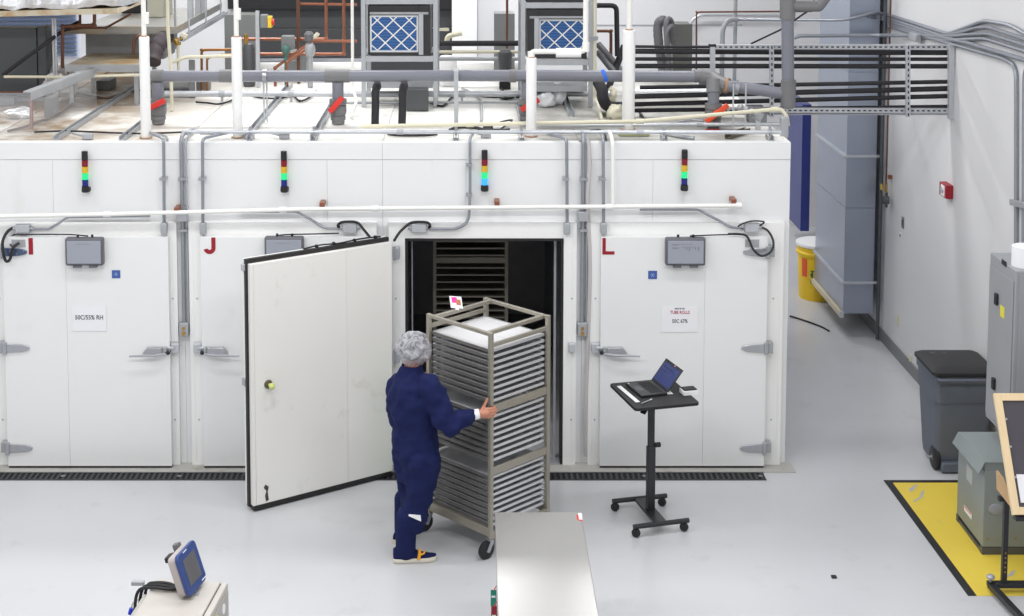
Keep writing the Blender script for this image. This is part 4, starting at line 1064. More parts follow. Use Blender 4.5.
p = R(612,101); lump((p.x,p.y,RZ),(.045,.06,.08),M['cpvc'],'insulation_lump','small cream insulation lump under the black elbow','insulation',19)
p = R(604,116.5); boxpx(602,607.5,112.5,117.5,p.y,.1,mat('green_box', (120,132,112), .5),'terminal_box','tiny green box on the roof by the cream lump','box')
# ---------------------------------------------------------------- left side of the roof
M['cab'] = mat('cabinet_dark', (74,79,84), .4, var=.04)
Y = 2.3
t = thing('roof_cabinet', 'large dark grey cabinet standing on the roof at the far end of the row', 'cabinet', (A(10,100,Y).x,Y+.13,RZ))
a = A(36,28,Y); xl = A(-30,28,Y).x
MB().bx(xl,a.x,Y,Y+.26,RZ+.05,a.z).build('body', M['cab'], t, bevel=.006)
b_ = A(45.5,27,Y); MB().bx(a.x+.006,b_.x,Y+.01,Y+.26,RZ+.05,b_.z).build('side_bay', M['dkgrey'], t, bevel=.006)
MB().bx(xl+.05,b_.x-.05,Y+.03,Y+.24,RZ+.002,RZ+.052).build('plinth', M['galvd'], t)
a, b = A(-8,99,2.0), A(14,107,2.0); boxpx(-8,14,98,107,2.05,.12,M['mdbox'],'terminal_box','pale box before the foot of the large dark cabinet','box',extra=lid(M['mdbox']))
# galvanised platform carrying machinery, drip pan below
M['galvs'] = add_stain(mat('galv_stained', (150,150,147), .42, .3, var=.12, scale=6), (190,165,124), 3.0, .52, .70, (1,1,1), .6, seed=11)
Y = 2.5
xl, xr = A(64,30,Y).x, A(177,30,Y).x; zt, zb = A(120,26.5,Y).z, A(120,34,Y).z
t = thing('drip_platform', 'large galvanised platform tray hung over the roof end', 'platform', ((xl+xr)/2,Y+1.4,zb))
MB().bx(xl,xr,Y,5.3,zb,zb+.012).bx(xl,xr,Y,Y+.012,zb+.012,zt).bx(xr-.012,xr,Y+.012,5.3,zb+.012,zt).build('tray', M['galvs'], t, bevel=.003)
uchan(MB(), (xr+.05,Y-.05,zb-.075),(xr+.05,5.3,zb-.075),.05,.05).build('strut', M['galv'], t)
for q in (.08,.5,.92):
    y = Y+.2+q*2.4; MB().cyl((xr+.05,y,zb-.07),(xr+.05,y,6.4),.009,8).build('hanger_rod', M['galv'], t)
mb = MB().bx(xl+.05,xr-.25,Y+.65,Y+1.3,zb-.30,zb-.004).bx(xl+.5,xr-.3,Y+.8,Y+1.4,zb-.36,zb-.304)
mb.build('sheet_housing', M['galvd'], t, bevel=.006)
MB().bx(A(147,8,4.1).x,A(164,8,4.1).x,4.1,4.6,zb+.014,zt+.7).build('beige_housing', mat('beige_paint', (178,176,160), .5), t, bevel=.008)
MB().bx(xl+.1,A(145,5,4.6).x,4.6,5.2,zb+.014,zt+.62).build('dark_machine', M['ahu'], t, bevel=.01)
for px, Yq in ((190,3.6),(198,4.0),(203.5,4.4)):
    x = min(A(px,10,Yq).x, xr-.06); MB().bx(x-.03,x+.03,Yq,Yq+.06,zb+.014,6.2).build('upright', M['galv'], t, bevel=.003)
MB().cyl((A(168,10,2.9).x,2.9,zb+.014),(A(168,10,2.9).x,2.9,6.3),.02,12).cyl((A(175,10,3.0).x,3.0,zb+.014),(A(175,10,3.0).x,3.0,6.3),.013,12).build('grey_pipe', M['galvd'], t)
Y = 2.05
xl, xr = A(65,60,Y).x, A(140,60,Y).x; zt, zb = A(100,64.5,Y).z, A(100,71.5,Y).z
t = thing('rusty_drip_pan', 'rust-stained shallow drip pan under the platform', 'drip pan', ((xl+xr)/2,Y+.4,zb))
M['rustpan'] = add_stain(mat('rust_pan', (206,198,176), .5, .1, var=.1, scale=5), (176,138,88), 3.4, .46, .62, (1,1,1), .8, seed=15)
MB().bx(xl,xr,Y,Y+.95,zb,zt-.006).build('tray', M['rustpan'], t, bevel=.004)
MB().bx(xl,xr,Y-.008,Y,zb,zt).bx(xr,xr+.008,Y-.008,Y+.95,zb,zt).build('rim', M['galvd'], t)
for x, y in ((xl+.05,Y+.9),(xr-.05,Y+.9),(xr-.05,Y+.05),(xl+.05,Y+.05)): MB().bx(x-.02,x+.02,y-.02,y+.02,RZ+.002,zb-.001).build('leg', M['galvd'], t)
# foil-wrapped duct overhead
Y = 1.9
mb = MB(); n = 44
xl, xr = A(-60,10,Y).x, A(118,10,Y).x
for k in range(1):
    R_ = []
    for i in range(n+1):
        x = xl+(xr-xl)*i/n; z0 = A(0, 13-4.5*i/n, Y).z
        ring = []
        for (yy, zz) in ((Y,z0+.02),(Y-.01,z0+.07),(Y,z0+.13),(Y-.01,z0+.2),(Y,z0+.3),(Y,z0+.45),(Y+.5,z0+.52),(Y+1.1,z0+.45),(Y+1.1,z0),(Y+.5,z0-.02)):
            ring.append(Vector((x, yy+.05*noise.noise(Vector((x*9,yy*3,zz*5))), zz+.04*noise.noise(Vector((x*8+3,yy*3,zz*5))))))
        R_.append(ring)
    mb.rings(R_)
t = thing('foil_wrapped_duct', 'crinkled foil-wrapped duct hanging above the large dark cabinet', 'duct', (A(30,10,Y).x,Y+.5,A(30,13,Y).z))
mb.build('duct', M['foil'], t, smooth=0)
za_, zb_ = A(0,13,Y).z-.03, A(0,8.5,Y).z-.03
MB().hexa([(xl,Y-.02,za_-.02),(xr,Y-.02,zb_-.02),(xr,Y+1.1,zb_-.02),(xl,Y+1.1,za_-.02)],[(xl,Y-.02,za_+.035),(xr,Y-.02,zb_+.035),(xr,Y+1.1,zb_+.012),(xl,Y+1.1,za_+.012)]).build('pan', M['rustpan'], t)
for x in (A(19,20,Y).x, A(53,20,Y).x): MB().cyl((x,Y+.5,RZ+.9),(x,Y+.5,A(0,13,Y).z-.05),.02,10).build('drain_stub', M['wpipe'], t)
for px in (53.5, 56):
    x = A(px,50,2.1).x; solo(MB().cyl((x,2.1,RZ+.002),(x,2.1,A(px,18,2.1).z),.012,10), 'support_pole', M['galv'], 'thin support pole beside the brown copper pipe, %s' % ('outer one' if px < 54 else 'inner one'), 'pole')
# long slanting black hose, cream pipes and pump clutter on the left
solo(MB().tube(spline([A(3,75,2.0), A(20,62,2.0), A(45,44,2.0), A(60,33,2.2), A(75,24,2.6), A(80,22,2.6)]), .020, 10), 'black_hose', M['insul'], 'black insulated hose slanting up past the large dark cabinet', 'hose')
solo(MB().tube([A(4,76.7,1.95), A(66,77,1.95), A(140,75,1.95)], .014, 10), 'cream_cross_pipe', M['cpvc'], 'cream pipe running level below the drip pan', 'pipe')
solo(MB().pipe([UP(167,1.7), A(168,30,1.7), A(171,72,1.7), (A(171.6,92,1.7).x,1.7,RZ+.004)], .017, 10, .03), 'cream_upright_pipe', M['cpvc'], 'cream pipe leaning upright in front of the platform edge', 'pipe')
solo(MB().tube(spline([A(152,62,2.2),A(155,50,2.3),A(160,42,2.4),A(166,36,2.6)]), [.09,.09,.085,.08]*6, 16), 'dark_motor_hose', mat('dark_maroon', (62,54,58), .6), 'fat dark hose rising to the platform beside the white pipe over letter I', 'hose')
solo(MB().pipe([A(133,55,2.3),A(134,40,2.3),A(138,35.5,2.3),A(143,36,2.4)], .016, 10, .05), 'brown_hose', M['copperd'], 'thin brown hose hooking up to the platform', 'hose')
t = thing('pump', 'grey pump with brass valves under the platform corner', 'pump', A(178,70,2.6))
x = A(176,60,2.7).x
MB().lathe([(0,-.16),(.09,-.16),(.10,-.1),(.10,.14),(.06,.17),(0,.17)], (x,2.7,RZ+.16), 16, (1,0,0)).bx(x-.15,x+.15,2.6,2.8,RZ+.002,RZ+.07).build('body', M['galvd'], t)
MB().cyl(A(178,45,2.5),A(178,38,2.5),.03,10).cyl(A(174,43,2.5),A(186,36,2.5),.02,10).ell(A(177,41,2.5),(.04,.04,.035),10,6).build('brass_valve', M['brass'], t)
MB().cyl((A(178,45,2.5).x,2.5,RZ+.2),A(178,44,2.5),.015,8).bar(A(181,34,2.5),A(187,37,2.5),.04,.04).build('handle', M['cpvc'], t)
MB().pipe([A(173,62,2.4),A(186,57,2.4),A(232,56,2.4)], .018, 8, .05).build('cream_line', M['cpvc'], t)
boxpx(189.5,194.5,60,68,2.55,.08,M['white'],'sensor_box','tiny white sensor box behind the grey main','sensor',extra=lid(M['mdbox']),ground=True)
# clear guard at the roof end and its top channel
M['clear'] = mat('clear_acrylic', (214,216,220), .25, alpha=.16, var=.01)
Y = .36
a, b = A(-40,93,Y), A(31,93,Y)
t = thing('clear_guard', 'hazy clear plastic guard standing on the roof front end', 'guard', ((a.x+b.x)/2,Y,RZ))
MB().bx(a.x,b.x,Y,Y+.008,RZ+.002,a.z).build('front_sheet', M['clear'], t)
e_ = A(96,69,2.0); MB().hexa([(b.x-.008,Y+.008,RZ+.002),(b.x,Y+.008,RZ+.002),(e_.x,2.0,RZ+.002),(e_.x-.008,2.0,RZ+.002)],[(b.x-.008,Y+.008,b.z),(b.x,Y+.008,b.z),(e_.x,2.0,e_.z),(e_.x-.008,2.0,e_.z)]).build('side_sheet', M['clear'], t)
MB().bar((b.x-.035,Y,b.z+.008),(e_.x-.035,2.0,e_.z+.008),.075,.014).bar((b.x-.0,Y,b.z-.03),(e_.x-.0,2.0,e_.z-.03),.008,.075).build('top_channel', M['galvd'], t, bevel=.002)
p = R(14,121); lump((p.x,p.y+.2,RZ),(.13,.12,.05),M['foil'],'foil_bundle','crumpled foil insulation heaped behind the clear guard','insulation',31)
p = R(60,100); lump((p.x,p.y,RZ),(.16,.2,.19),M['foil'],'foil_bundle','bright crumpled foil bundle under the drip pan','insulation',37)
boxpx(45,53,98,110,1.3,.2,M['mdbox'],'terminal_box','small grey box beside the bright foil bundle','box',extra=lid(M['mdbox']))
# cables draped over the roof
def rcord(pix, rad, lab, m=None, h=.018):
    pts = [R(a, b, h + (c[0] if c else 0)) for a, b, *c in pix]
    return cord(pts, rad, lab, 'roof_cable', 'cable', m or M['black'], k=5, n=6)
rcord([(8,131),(24,127),(40,121),(48,119),(60,113),(72,104),(76,94),(92,96),(106,98),(124,93),(140,90)], .012, 'brown cable snaking up the stained roof behind the clear guard', mat('brown_cable', (86,58,48), .5))
rcord([(34,132),(66,131),(95,132),(120,133),(146,133.5),(185,132)], .009, 'thin dark cable along the roof edge above letter I')
rcord([(196,102),(208,103),(218,104),(230,101),(240,95)], .010, 'dark cable sagging behind the white pipe over letter J')
rcord([(252,96),(262,98),(282,98),(292,95),(300,101),(310,97),(316,91)], .010, 'dark cable sagging behind the hanger rods')
rcord([(150,133),(165,136),(167.5,140)], .010, 'short grey cable at the foot of the white pipe over letter I', M['galvd'])
rcord([(186,134),(190,130),(196,129),(192,133),(188,137),(185,140)], .012, 'small coil of cable at the riser between letters I and J', M['galvd'])
rcord([(200,133.5),(215,133.6)], .010, 'short thin black cable on the roof above letter J')
rcord([(388,134),(400,135.3),(425,135.3),(437,134)], .013, 'black cable lying on the roof edge above the opening')
rcord([(450,130),(460,127),(475,127.5),(486,130),(510,130)], .016, 'thick black cable arched over the roof edge above the opening')
rcord([(484,128),(492,128.5)], .035, 'small black connector bundle on the roof edge above the opening')
rcord([(496,132),(505,126),(512,120),(500,122)], .008, 'thin black cable kinked upward near the elbowed pipe')
rcord([(428,102),(440,106),(446,104),(452,97),(462,94),(475,95),(490,97),(520,97)], .012, 'black cable waving across the roof by the hanger post')
rcord([(462,88),(470,92),(478,97),(481,103),(481.5,121)], .012, 'grey cable running forward from the pale rear pipe', M['galvd'])
rcord([(500,84),(503,92),(501,97),(506,99),(514,97)], .014, 'tangled black cable left of the elbowed white pipe')
rcord([(548,134),(562,136),(566,139)], .010, 'short grey cable above the conduit beside the opening', M['galvd'])
rcord([(590,130.5),(600,130),(605,134),(606,140)], .008, 'thin black lead looping over the edge above letter L')
rcord([(665,133),(678,136),(694,138)], .018, 'flat grey hose piece on the roof edge above letter L', M['galvd'])
rcord([(674,124),(690,120),(704,121)], .014, 'grey cable arching toward the orange valve', M['galvd'])
rcord([(640,122),(643,118),(640,113)], .014, 'black cable stub beside the thick white pipe')
c = R(713,129.5)
solid('valve_tag', None, 'small grey and red tag box at the foot of the orange valve', 'tag', [('body', MB().bx(c.x-.05,c.x+.05,c.y-.03,c.y+.03,RZ+.002,RZ+.035), M['dkbox'], .004), ('red_edge', MB().bx(c.x-.075,c.x+.055,c.y-.035,c.y-.03,RZ+.002,RZ+.010), M['red'], 0)])
c = R(630,136); 
solo(MB().bx(c.x-.10,c.x+.17,c.y-.02,c.y+.05,RZ+.002,RZ+.02), 'green_strip', mat('olive_strip', (150,152,110), .6), 'flat olive strip lying at the roof edge by the thick white pipe', 'strip', bevel=.003)
p = R(757,116); 
solid('water_valve', None, 'metal sprinkler valve lying near the roof end over letter L', 'valve', [('body', MB().tube(spline([A(738,106,.6),A(746,110,.6),A(754,113,.6),A(762,117,.6)]), [.02,.03,.035,.03]*6, 12), M['galvd'], 0), ('flange', MB().cyl(A(755,114,.6),A(761,118,.6),.045,14), M['galvd'], 0), ('foot', MB().bx(A(758,116,.6).x-.02,A(758,116,.6).x+.02,.58,.62,RZ+.002,A(758,116,.6).z-.02), M['galv'], 0)])
# ================================================================ RIGHT SIDE
# big square duct standing off the floor by the wall
dx0, dx1, dy0, dy1, dz0 = 4.145, 4.475, 3.52, 4.90, .29
t = thing('air_duct', 'tall square sheet-metal duct ending above the floor beside the yellow drum', 'duct', ((dx0+dx1)/2,(dy0+dy1)/2,dz0))
zs = [dz0, WX(843,281.5,dx0).z, A(843,208,dy0).z, A(843,156,dy0).z, A(843,72,dy0).z, 6.49]
for i in range(len(zs)-1):
    MB().bx(dx0,dx1,dy0,dy1,zs[i]+.002,zs[i+1]-.002).build('section', M['duct'], t)
for z in (zs[1], zs[3]):
    MB().bx(dx0-.03,dx1+.04,dy0-.03,dy0,z-.012,z+.012).bx(dx0-.03,dx0,dy0,dy1,z-.012,z+.012).build('flange', M['galv'], t)
MB().bx(dx0-.04,dx0-.004,dy0-.0,dy1,dz0-.035,dz0+.02).build('bottom_rail', mat('pale_rail', (196,186,160), .5), t)
MB().bx(dx0-.045,dx0-.0,dy0-.035,dy0,dz0-.035,dz0+.03).build('rail_end', M['galv'], t)
# dark rod standing in for the shade between duct and wall; copper pipe
x = 4.515
solo(MB().cyl((x,3.46,.02),(x,3.46,6.45), .02, 12), 'wall_gap_shade', M['dkgrey'], 'dark grey upright strip standing in for the shaded gap beside the square duct', 'pipe')
p = WX(886,192,4.505)
t = thing('gas_drop', 'thin copper drop with a dark round valve on the white wall', 'pipe', (4.505,p.y,p.z-.05))
MB().cyl((4.505,p.y,p.z),(4.505,p.y,6.4), .009, 10).build('tube', M['copperd'], t)
q = WX(886,200,4.50); MB().lathe([(0,-.035),(.045,-.03),(.05,0),(.045,.03),(0,.035)], (4.50,q.y,q.z), 10, (-1,0,0)).cyl((4.505,q.y,q.z-.08),(4.505,q.y,p.z),.014,10).build('valve', M['dkbox'], t)
MB().cyl((4.505,p.y,p.z),(4.505,p.y,p.z+.10),.014,10).build('union', M['brass'], t)
q = WX(881.5,187,4.5); MB().bx(4.495,4.503,q.y-.03,q.y+.03,q.z-.03,q.z+.03).build('yellow_tag', M['yellow'], t)
q = WX(891,177,4.56); MB().bx(4.53,4.569,q.y-.02,q.y+.02,q.z-.02,q.z+.02).build('wall_anchor', M['copper'], t)
# yellow drum behind the duct
pL = A(797,246,5.19); r_ = .275
t = thing('spill_drum', 'yellow spill kit drum with white lid standing behind the duct', 'drum', (pL.x+r_-.0, 5.19, 0))
cx = pL.x + r_; zt = A(815,243,5.19-.1).z
MB().lathe([(.236,0),(.241,.01),(.26,zt-.16),(r_,zt-.15),(r_+.005,zt-.12),(r_-.008,zt-.10),(r_-.004,zt-.04)], (cx,5.19,0), 32).build('barrel', mat('drum_yellow', (240,200,30), .4, var=.04), t)
MB().lathe([(r_+.002,zt-.045),(r_+.012,zt-.035),(r_+.01,zt-.008),(r_-.03,zt),(0,zt)], (cx,5.19,0), 32).build('lid', M['white'], t)
def on_drum(nm, a0, a1, z0, z1, m, rr):
    mb = MB(); R_ = []
    n = 8
    vs = []; fs = []
    for i in range(n+1):
        a = a0+(a1-a0)*i/n
        for z in (z0, z1): 
            r2 = rr(z); vs.append((cx+r2*math.cos(a), 5.19+r2*math.sin(a), z)); vs.append((cx+(r2-.004)*math.cos(a), 5.19+(r2-.004)*math.sin(a), z))
    for i in range(n):
        b = i*4; fs += [(b,b+4,b+6,b+2),(b+1,b+3,b+7,b+5)]
    mb.add(vs, fs); return mb.build(nm, m, t)
rr = lambda z: .2425+.02*(z/(zt-.16))+.003
on_drum('label', PI*1.30, PI*1.62, zt*.32, zt*.55, mat('label_green', (20,96,84), .5), rr)
text('lettering', 'SPILL', .16, M['yellow'], (cx-.045,5.19-.295,zt*.47), t, rot=(PI/2,0,-.12))
on_drum('red_mark', PI*1.14, PI*1.24, zt*.42, zt*.74, M['orange'], rr)
# conduits on the right wall
def wc(pts, rr, lab, grp='conduits on the right wall', bend=.12, xs=4.548):
    P = [Vector(p) if not isinstance(p, tuple) or len(p) == 3 else WX(p[0], p[1], xs) for p in pts]
    t = thing('wall_conduit', lab, 'conduit', P[0], grp)
    MB().pipe(P, rr, 10, bend).build('tube', M['cond'], t)
    return t
nth = ['uppermost','second','third','fourth','fifth']
Yd = 3.44
wc([(770,19.5,0)] and [A(738,19.6,4.4), A(846,20,3.46), A(874,12.5,3.44), (884,13.5), (948,34), (984,20.5), (1010,25), (1040,42)], .018, 'uppermost wall conduit, humped before it leaves over the grey cabinet')
wc([A(868,14,3.46), (884,17), (944,36.5), (978,27.5), (988,27), (1040,44)], .018, 'second wall conduit from the top in the humped bundle')
wc([A(868,16,3.46), (884,19.8), (938,36.8), (962,35), (988,33.5), (1040,50)], .018, 'third wall conduit from the top in the humped bundle')
wc([(884,22.5), (942,40.5), (985,38.5), (1040,56)], .018, 'fourth wall conduit from the top in the humped bundle')
t = wc([A(794,38,3.40), A(799,35.8,3.40), A(880,35.2,3.40), (912,35.6), (938,36.2), (968,43), (1040,64.5)], .021, 'pale conduit crossing before the duct and joining the wall bundle')
c = WX(915,37,4.5); MB().bx(4.47,4.53,c.y-.12,c.y+.12,c.z-.04,c.z+.04).build('conduit_body', M['galvd'], t, bevel=.01)
wc([(884,25), (1003,58.5), (1016,66), (1016.2,110), (1016,250)], .018, 'lowest wall conduit turning down to the grey electrical cabinet')
wc([(1030,62), (1024.5,72), (1024,110), (1023.5,250)], .018, 'conduit coming down behind the white roll')
mb = MB()
for px in (1013,):
    a, b = WX(1011,202,4.53), WX(1026,206,4.53); mb.bar(a, b, .03, .05)
solo(mb, 'conduit_strap', M['galvd'], 'strut strap holding the two down conduits above the white roll', 'strap', bevel=.003)
# conduits and pipes on the back wall behind the rack
t = thing('back_conduit', 'grey upright conduit before the back wall beside the strut rack', 'conduit', A(735,90,4.5))
MB().cyl((A(735,40,4.5).x,4.5,.002), (A(735,40,4.5).x,4.5,6.45), .022, 10).build('tube', M['galvd'], t)
t = thing('back_conduit', 'thick bent conduit before the back wall left of the upright one', 'conduit', A(722,90,4.4))
MB().pipe([(A(722.5,40,4.4).x,4.4,.002), A(722.5,30,4.4), A(727,20,4.4), A(738,19.6,4.4)], .028, 12, .18).build('tube', M['galvd'], t)
t = thing('back_cable', 'black cable slanting behind the thick vertical grey pipe', 'cable', A(750,44,2.5))
MB().tube([A(751,43.8,2.5), A(780,30,2.6), A(811,9,2.8), A(816,-6,2.8)], .010, 8).build('tube', M['black'], t)
t = thing('pale_wall_pipe', 'pale pipe bent along the white back wall under the copper line', 'pipe', A(690,24,7.5))
MB().pipe([A(690,40,8.72), A(690,22,8.72), A(699,14.8,8.72), A(790,15.5,8.72)], .020, 10, .15).build('tube', M['galv'], t)
# fire alarm box
xa = 4.57; a, b = WX(941.5,182,4.52), WX(948,198.5,4.52)
t = thing('fire_alarm', 'small red and white fire alarm on the white wall', 'alarm', (4.55,(a.y+b.y)/2,b.z))
y0, y1, z0, z1 = min(a.y,b.y), max(a.y,b.y), WX(945,197,4.52).z, WX(945,183.5,4.52).z
MB().bx(4.50,4.569,y0,y1,z0,z1).build('housing', M['dkred'], t, bevel=.005)
MB().bx(4.494,4.50,y0+.04,y1-.06,z0+.012,z1-.012).build('white_face', M['white'], t, bevel=.002)
MB().ell((4.492,(y0+y1)/2,(z0+z1)/2),(.006,.05,.03),12,6).build('strobe_lens', M['galv'], t)
def plate(px, py, wy, wz, m, lab, nm='switch_plate', cat='plate'):
    c = WX(px,py,4.567); t = thing(nm, lab, cat, (4.567,c.y,c.z-wz/2))
    MB().bx(4.560,4.5695,c.y-wy/2,c.y+wy/2,c.z-wz/2,c.z+wz/2).build('plate', m, t, bevel=.002)
    MB().bx(4.554,4.560,c.y-wy/5,c.y+wy/5,c.z-wz/4,c.z+wz/4).build('insert', M['dkbox'] if m is not M['cpvc'] else M['cpvc'], t)
plate(903,222.5,.07,.12,M['mdbox'],'small grey switch plate on the wall below the fire alarm')
plate(897.5,320,.07,.12,M['cpvc'],'beige outlet plate low on the wall, nearer the duct','outlet_plate','outlet')
plate(910.5,360,.07,.12,M['cpvc'],'beige outlet plate low on the wall just above the wheeled bin','outlet_plate','outlet')
plate(901,235.5,.0+.05,.06,M['white'],'tiny white wall plate under the switch plate')
# grey electrical cabinet on the wall
X = 4.08
bb, ff = WX(988.2,300,X), WX(1014.5,300,X)
z0, z1 = WX(986,416.6,X).z, WX(990.5,252.5,X).z
Yb, Yf = WX(990.5,252.5,X).y, WX(1016,269,X).y
t = thing('electrical_cabinet', 'tall grey electrical cabinet on the wall with a white roll on top', 'cabinet', ((X+4.56)/2,(Yb+Yf)/2,z0))
M['ecab'] = mat('cabinet_grey', (146,148,152), .42, var=.03)
MB().bx(X,4.565,Yf,Yb,z0,z1).build('body', M['ecab'], t, bevel=.006)
MB().bx(X-.008,X-.001,Yf+.025,Yb-.015,z0+.04,z1-.09).build('door', M['ecab'], t, bevel=.003)
for py in (299,383.5):
    c = WX(996 if py < 350 else 993.2,py,X-.02); mb = MB().bx(X-.03,X-.008,c.y-.025,c.y+.025,c.z-.045,c.z+.045); mb.build('handle', M['black'], t, bevel=.006)
c1, c2 = WX(1000.3,304.5,X-.01), WX(1003.8,321.5,X-.01)
MB().bx(X-.0105,X-.008,c2.y,c1.y,c2.z+.02,c1.z).build('warning_label', mat('label_lemon', (216,206,60), .5), t)
c = WX(1003,263,X-.01); MB().bx(X-.004,X-.0005,c.y-.05,c.y+.05,c.z-.02,c.z+.02).build('badge', M['black'], t)
mb = MB()
for z in (z1-.1,(z0+z1)/2,z0+.12): mb.cyl((X+.10,Yf-.012,z),(X+.10,Yf,z),.012,8)
MB().bx(X+.03,4.54,Yf-.008,Yf-.001,z0+.03,z1-.03).build('front_cover', M['ecab'], t, bevel=.003)
mb.build('cover_screw', M['dkbox'], t)
c = A(1026,263,(Yb+Yf)/2-.12); cx_ = A(1012,262,c.y).x
rr_ = .11
t = thing('paper_roll', 'white paper roll standing on top of the grey electrical cabinet', 'roll', (cx_+rr_,c.y,z1))
h = .15
MB().lathe([(.022,.001),(rr_,.001),(rr_,h),(.022,h),(.022,.001)], (cx_+rr_,c.y,z1), 28).build('paper', M['paper'], t)
MB().lathe([(.014,.002),(.0215,.002),(.0215,h+.002),(.014,h+.002),(.014,.002)], (cx_+rr_,c.y,z1), 16).build('core', mat('card_brown', (170,130,90), .8), t)
# wheeled bin
M['bin'] = mat('bin_grey', (92,98,110), .5, var=.06, scale=4, bump=.03)
M['binlid'] = add_stain(mat('bin_lid', (36,36,39), .62, var=.1), (150,140,130), 6, .62, .72, amount=.5)
bx0, bx1, by0, by1, bz = 3.985, 4.53, -.235, .33, .875
t = thing('wheeled_bin', 'dark grey wheeled bin with black lid against the white wall', 'bin', ((bx0+bx1)/2,(by0+by1)/2,0))
cxm, cym = (bx0+bx1)/2, (by0+by1)/2
def ringq(z, hx, hy, r=.05, n=4, ox=0, oy=0):
    out = []
    for sx, sy, a0 in ((1,1,0),(-1,1,PI/2),(-1,-1,PI),(1,-1,1.5*PI)):
        for k in range(n+1):
            a = a0+PI/2*k/n; out.append(Vector((cxm+ox+sx*(hx-r)+r*math.cos(a), cym+oy+sy*(hy-r)+r*math.sin(a), z)))
    return out
MB().rings([ringq(.05,.21,.21), ringq(.12,.218,.22), ringq(.55,.24,.26), ringq(.62,.243,.262), ringq(.625,.25,.27), ringq(.80,.258,.275), ringq(.805,.268,.285), ringq(bz-.012,.27,.288)]).build('body', M['bin'], t)
MB().rings([ringq(bz-.01,.272,.29), ringq(bz+.002,.283,.305), ringq(bz+.028,.283,.305), ringq(bz+.045,.25,.28), ringq(bz+.062,.19,.2)]).build('lid', M['binlid'], t)
yb = by0-.03
MB().tube(fillet([(bx0+.03,by0+.02,bz-.03),(bx0+.03,yb-.035,bz-.02),(bx1-.03,yb-.035,bz-.02),(bx1-.03,by0+.02,bz-.03)],.03), .013, 10).build('handle', M['bin'], t)
mb = MB()
for x in (bx0+.06,cxm,bx1-.08): mb.bx(x-.02,x+.02,yb-.03,yb+.02,bz-.055,bz-.03)
mb.build('hinge_lug', M['bin'], t, bevel=.004)
for x in (bx0+.04, bx1-.09):
    w = MB().lathe([(.0,-.022),(.09,-.022),(.104,-.014),(.104,.014),(.09,.022),(0,.022)], (x+.028,by0+.135,.105), 24, (1,0,0)).build('wheel', M['black'], t)
    MB().lathe([(0,-.026),(.03,-.026),(.03,.026),(0,.026)], (x+.028,by0+.135,.105), 12, (1,0,0)).build('hub', M['dkbox'], w)
MB().cyl((bx0+.0,by0+.135,.105),(bx1-.03,by0+.135,.105),.011,8).build('axle', M['galvd'], t)
MB().bx(bx0+.09,bx1-.09,by0+.0,by0+.06,.015,.10).build('foot', M['bin'], t, bevel=.01)
# dry transformer
M['trafo'] = mat('transformer_grey', (132,140,140), .4, var=.04)
tx0, tx1, ty0, ty1 = 3.905, 4.50, -1.76, -1.15
t = thing('transformer', 'squat grey-green transformer with sloping hood on the yellow floor area', 'transformer', ((tx0+tx1)/2,(ty0+ty1)/2,0))
MB().bx(tx0-.004,tx1,ty0-.004,ty0+.05,.005,.06).bx(tx0-.004,tx1,ty1-.05,ty1,.005,.06).bx(tx0,tx0+.03,ty0+.05,ty1-.05,.005,.03).build('skid', M['dkbox'], t)
MB().bx(tx0,tx1,ty0,ty1,.062,.655).build('case', M['trafo'], t, bevel=.005)
zt, ze = .73, .64
MB().hexa([(tx0-.005,ty0-.005,zt-.004),(tx1,ty0-.005,zt-.004),(tx1,ty1+.005,zt-.004),(tx0-.005,ty1+.005,zt-.004)],[(tx0-.005,ty0-.005,zt),(tx1,ty0-.005,zt),(tx1,ty1+.005,zt),(tx0-.005,ty1+.005,zt)]).hexa([(tx0-.05,ty0-.006,ze),(tx0-.046,ty0-.006,ze),(tx0-.046,ty1+.006,ze),(tx0-.05,ty1+.006,ze)],[(tx0-.006,ty0-.006,zt),(tx0-.001,ty0-.006,zt-.003),(tx0-.001,ty1+.006,zt-.003),(tx0-.006,ty1+.006,zt)]).bx(tx0+.005,tx1-.005,ty0+.005,ty1-.005,.656,zt-.004).build('hood', M['trafo'], t)
def lab_x(px0, py0, px1, py1, m, nm):
    a, b = WX(px0,py0,tx0), WX(px1,py1,tx0); mb = MB().bx(tx0-(.004 if nm == 'orange_band' else .0025),tx0-(.0026 if nm == 'orange_band' else .0003),min(a.y,b.y),max(a.y,b.y),min(a.z,b.z)+.035,max(a.z,b.z)); return mb.build(nm, m, t)
lab_x(967,463.5,972.2,490,mat('pale_label', (176,180,178), .5),'rating_label')
lab_x(964.5,505,971.5,524,M['paper'],'warning_label')
lab_x(964.8,510,971.2,515,M['orange'],'orange_band')
c = Vector((tx0+.09,ty0-.001,.36)); M['oval'] = mat('oval_label', (150,152,160), .35)
MB().ell(c,(.055,.006,.045),18,8).build('oval_badge', M['oval'], t)
mb = MB()
for x in (tx0+.04,tx0+.25,tx0+.45): mb.cyl((x,ty0-.006,.13),(x,ty0,.13),.008,8)
mb.build('screw', M['brass'], t)
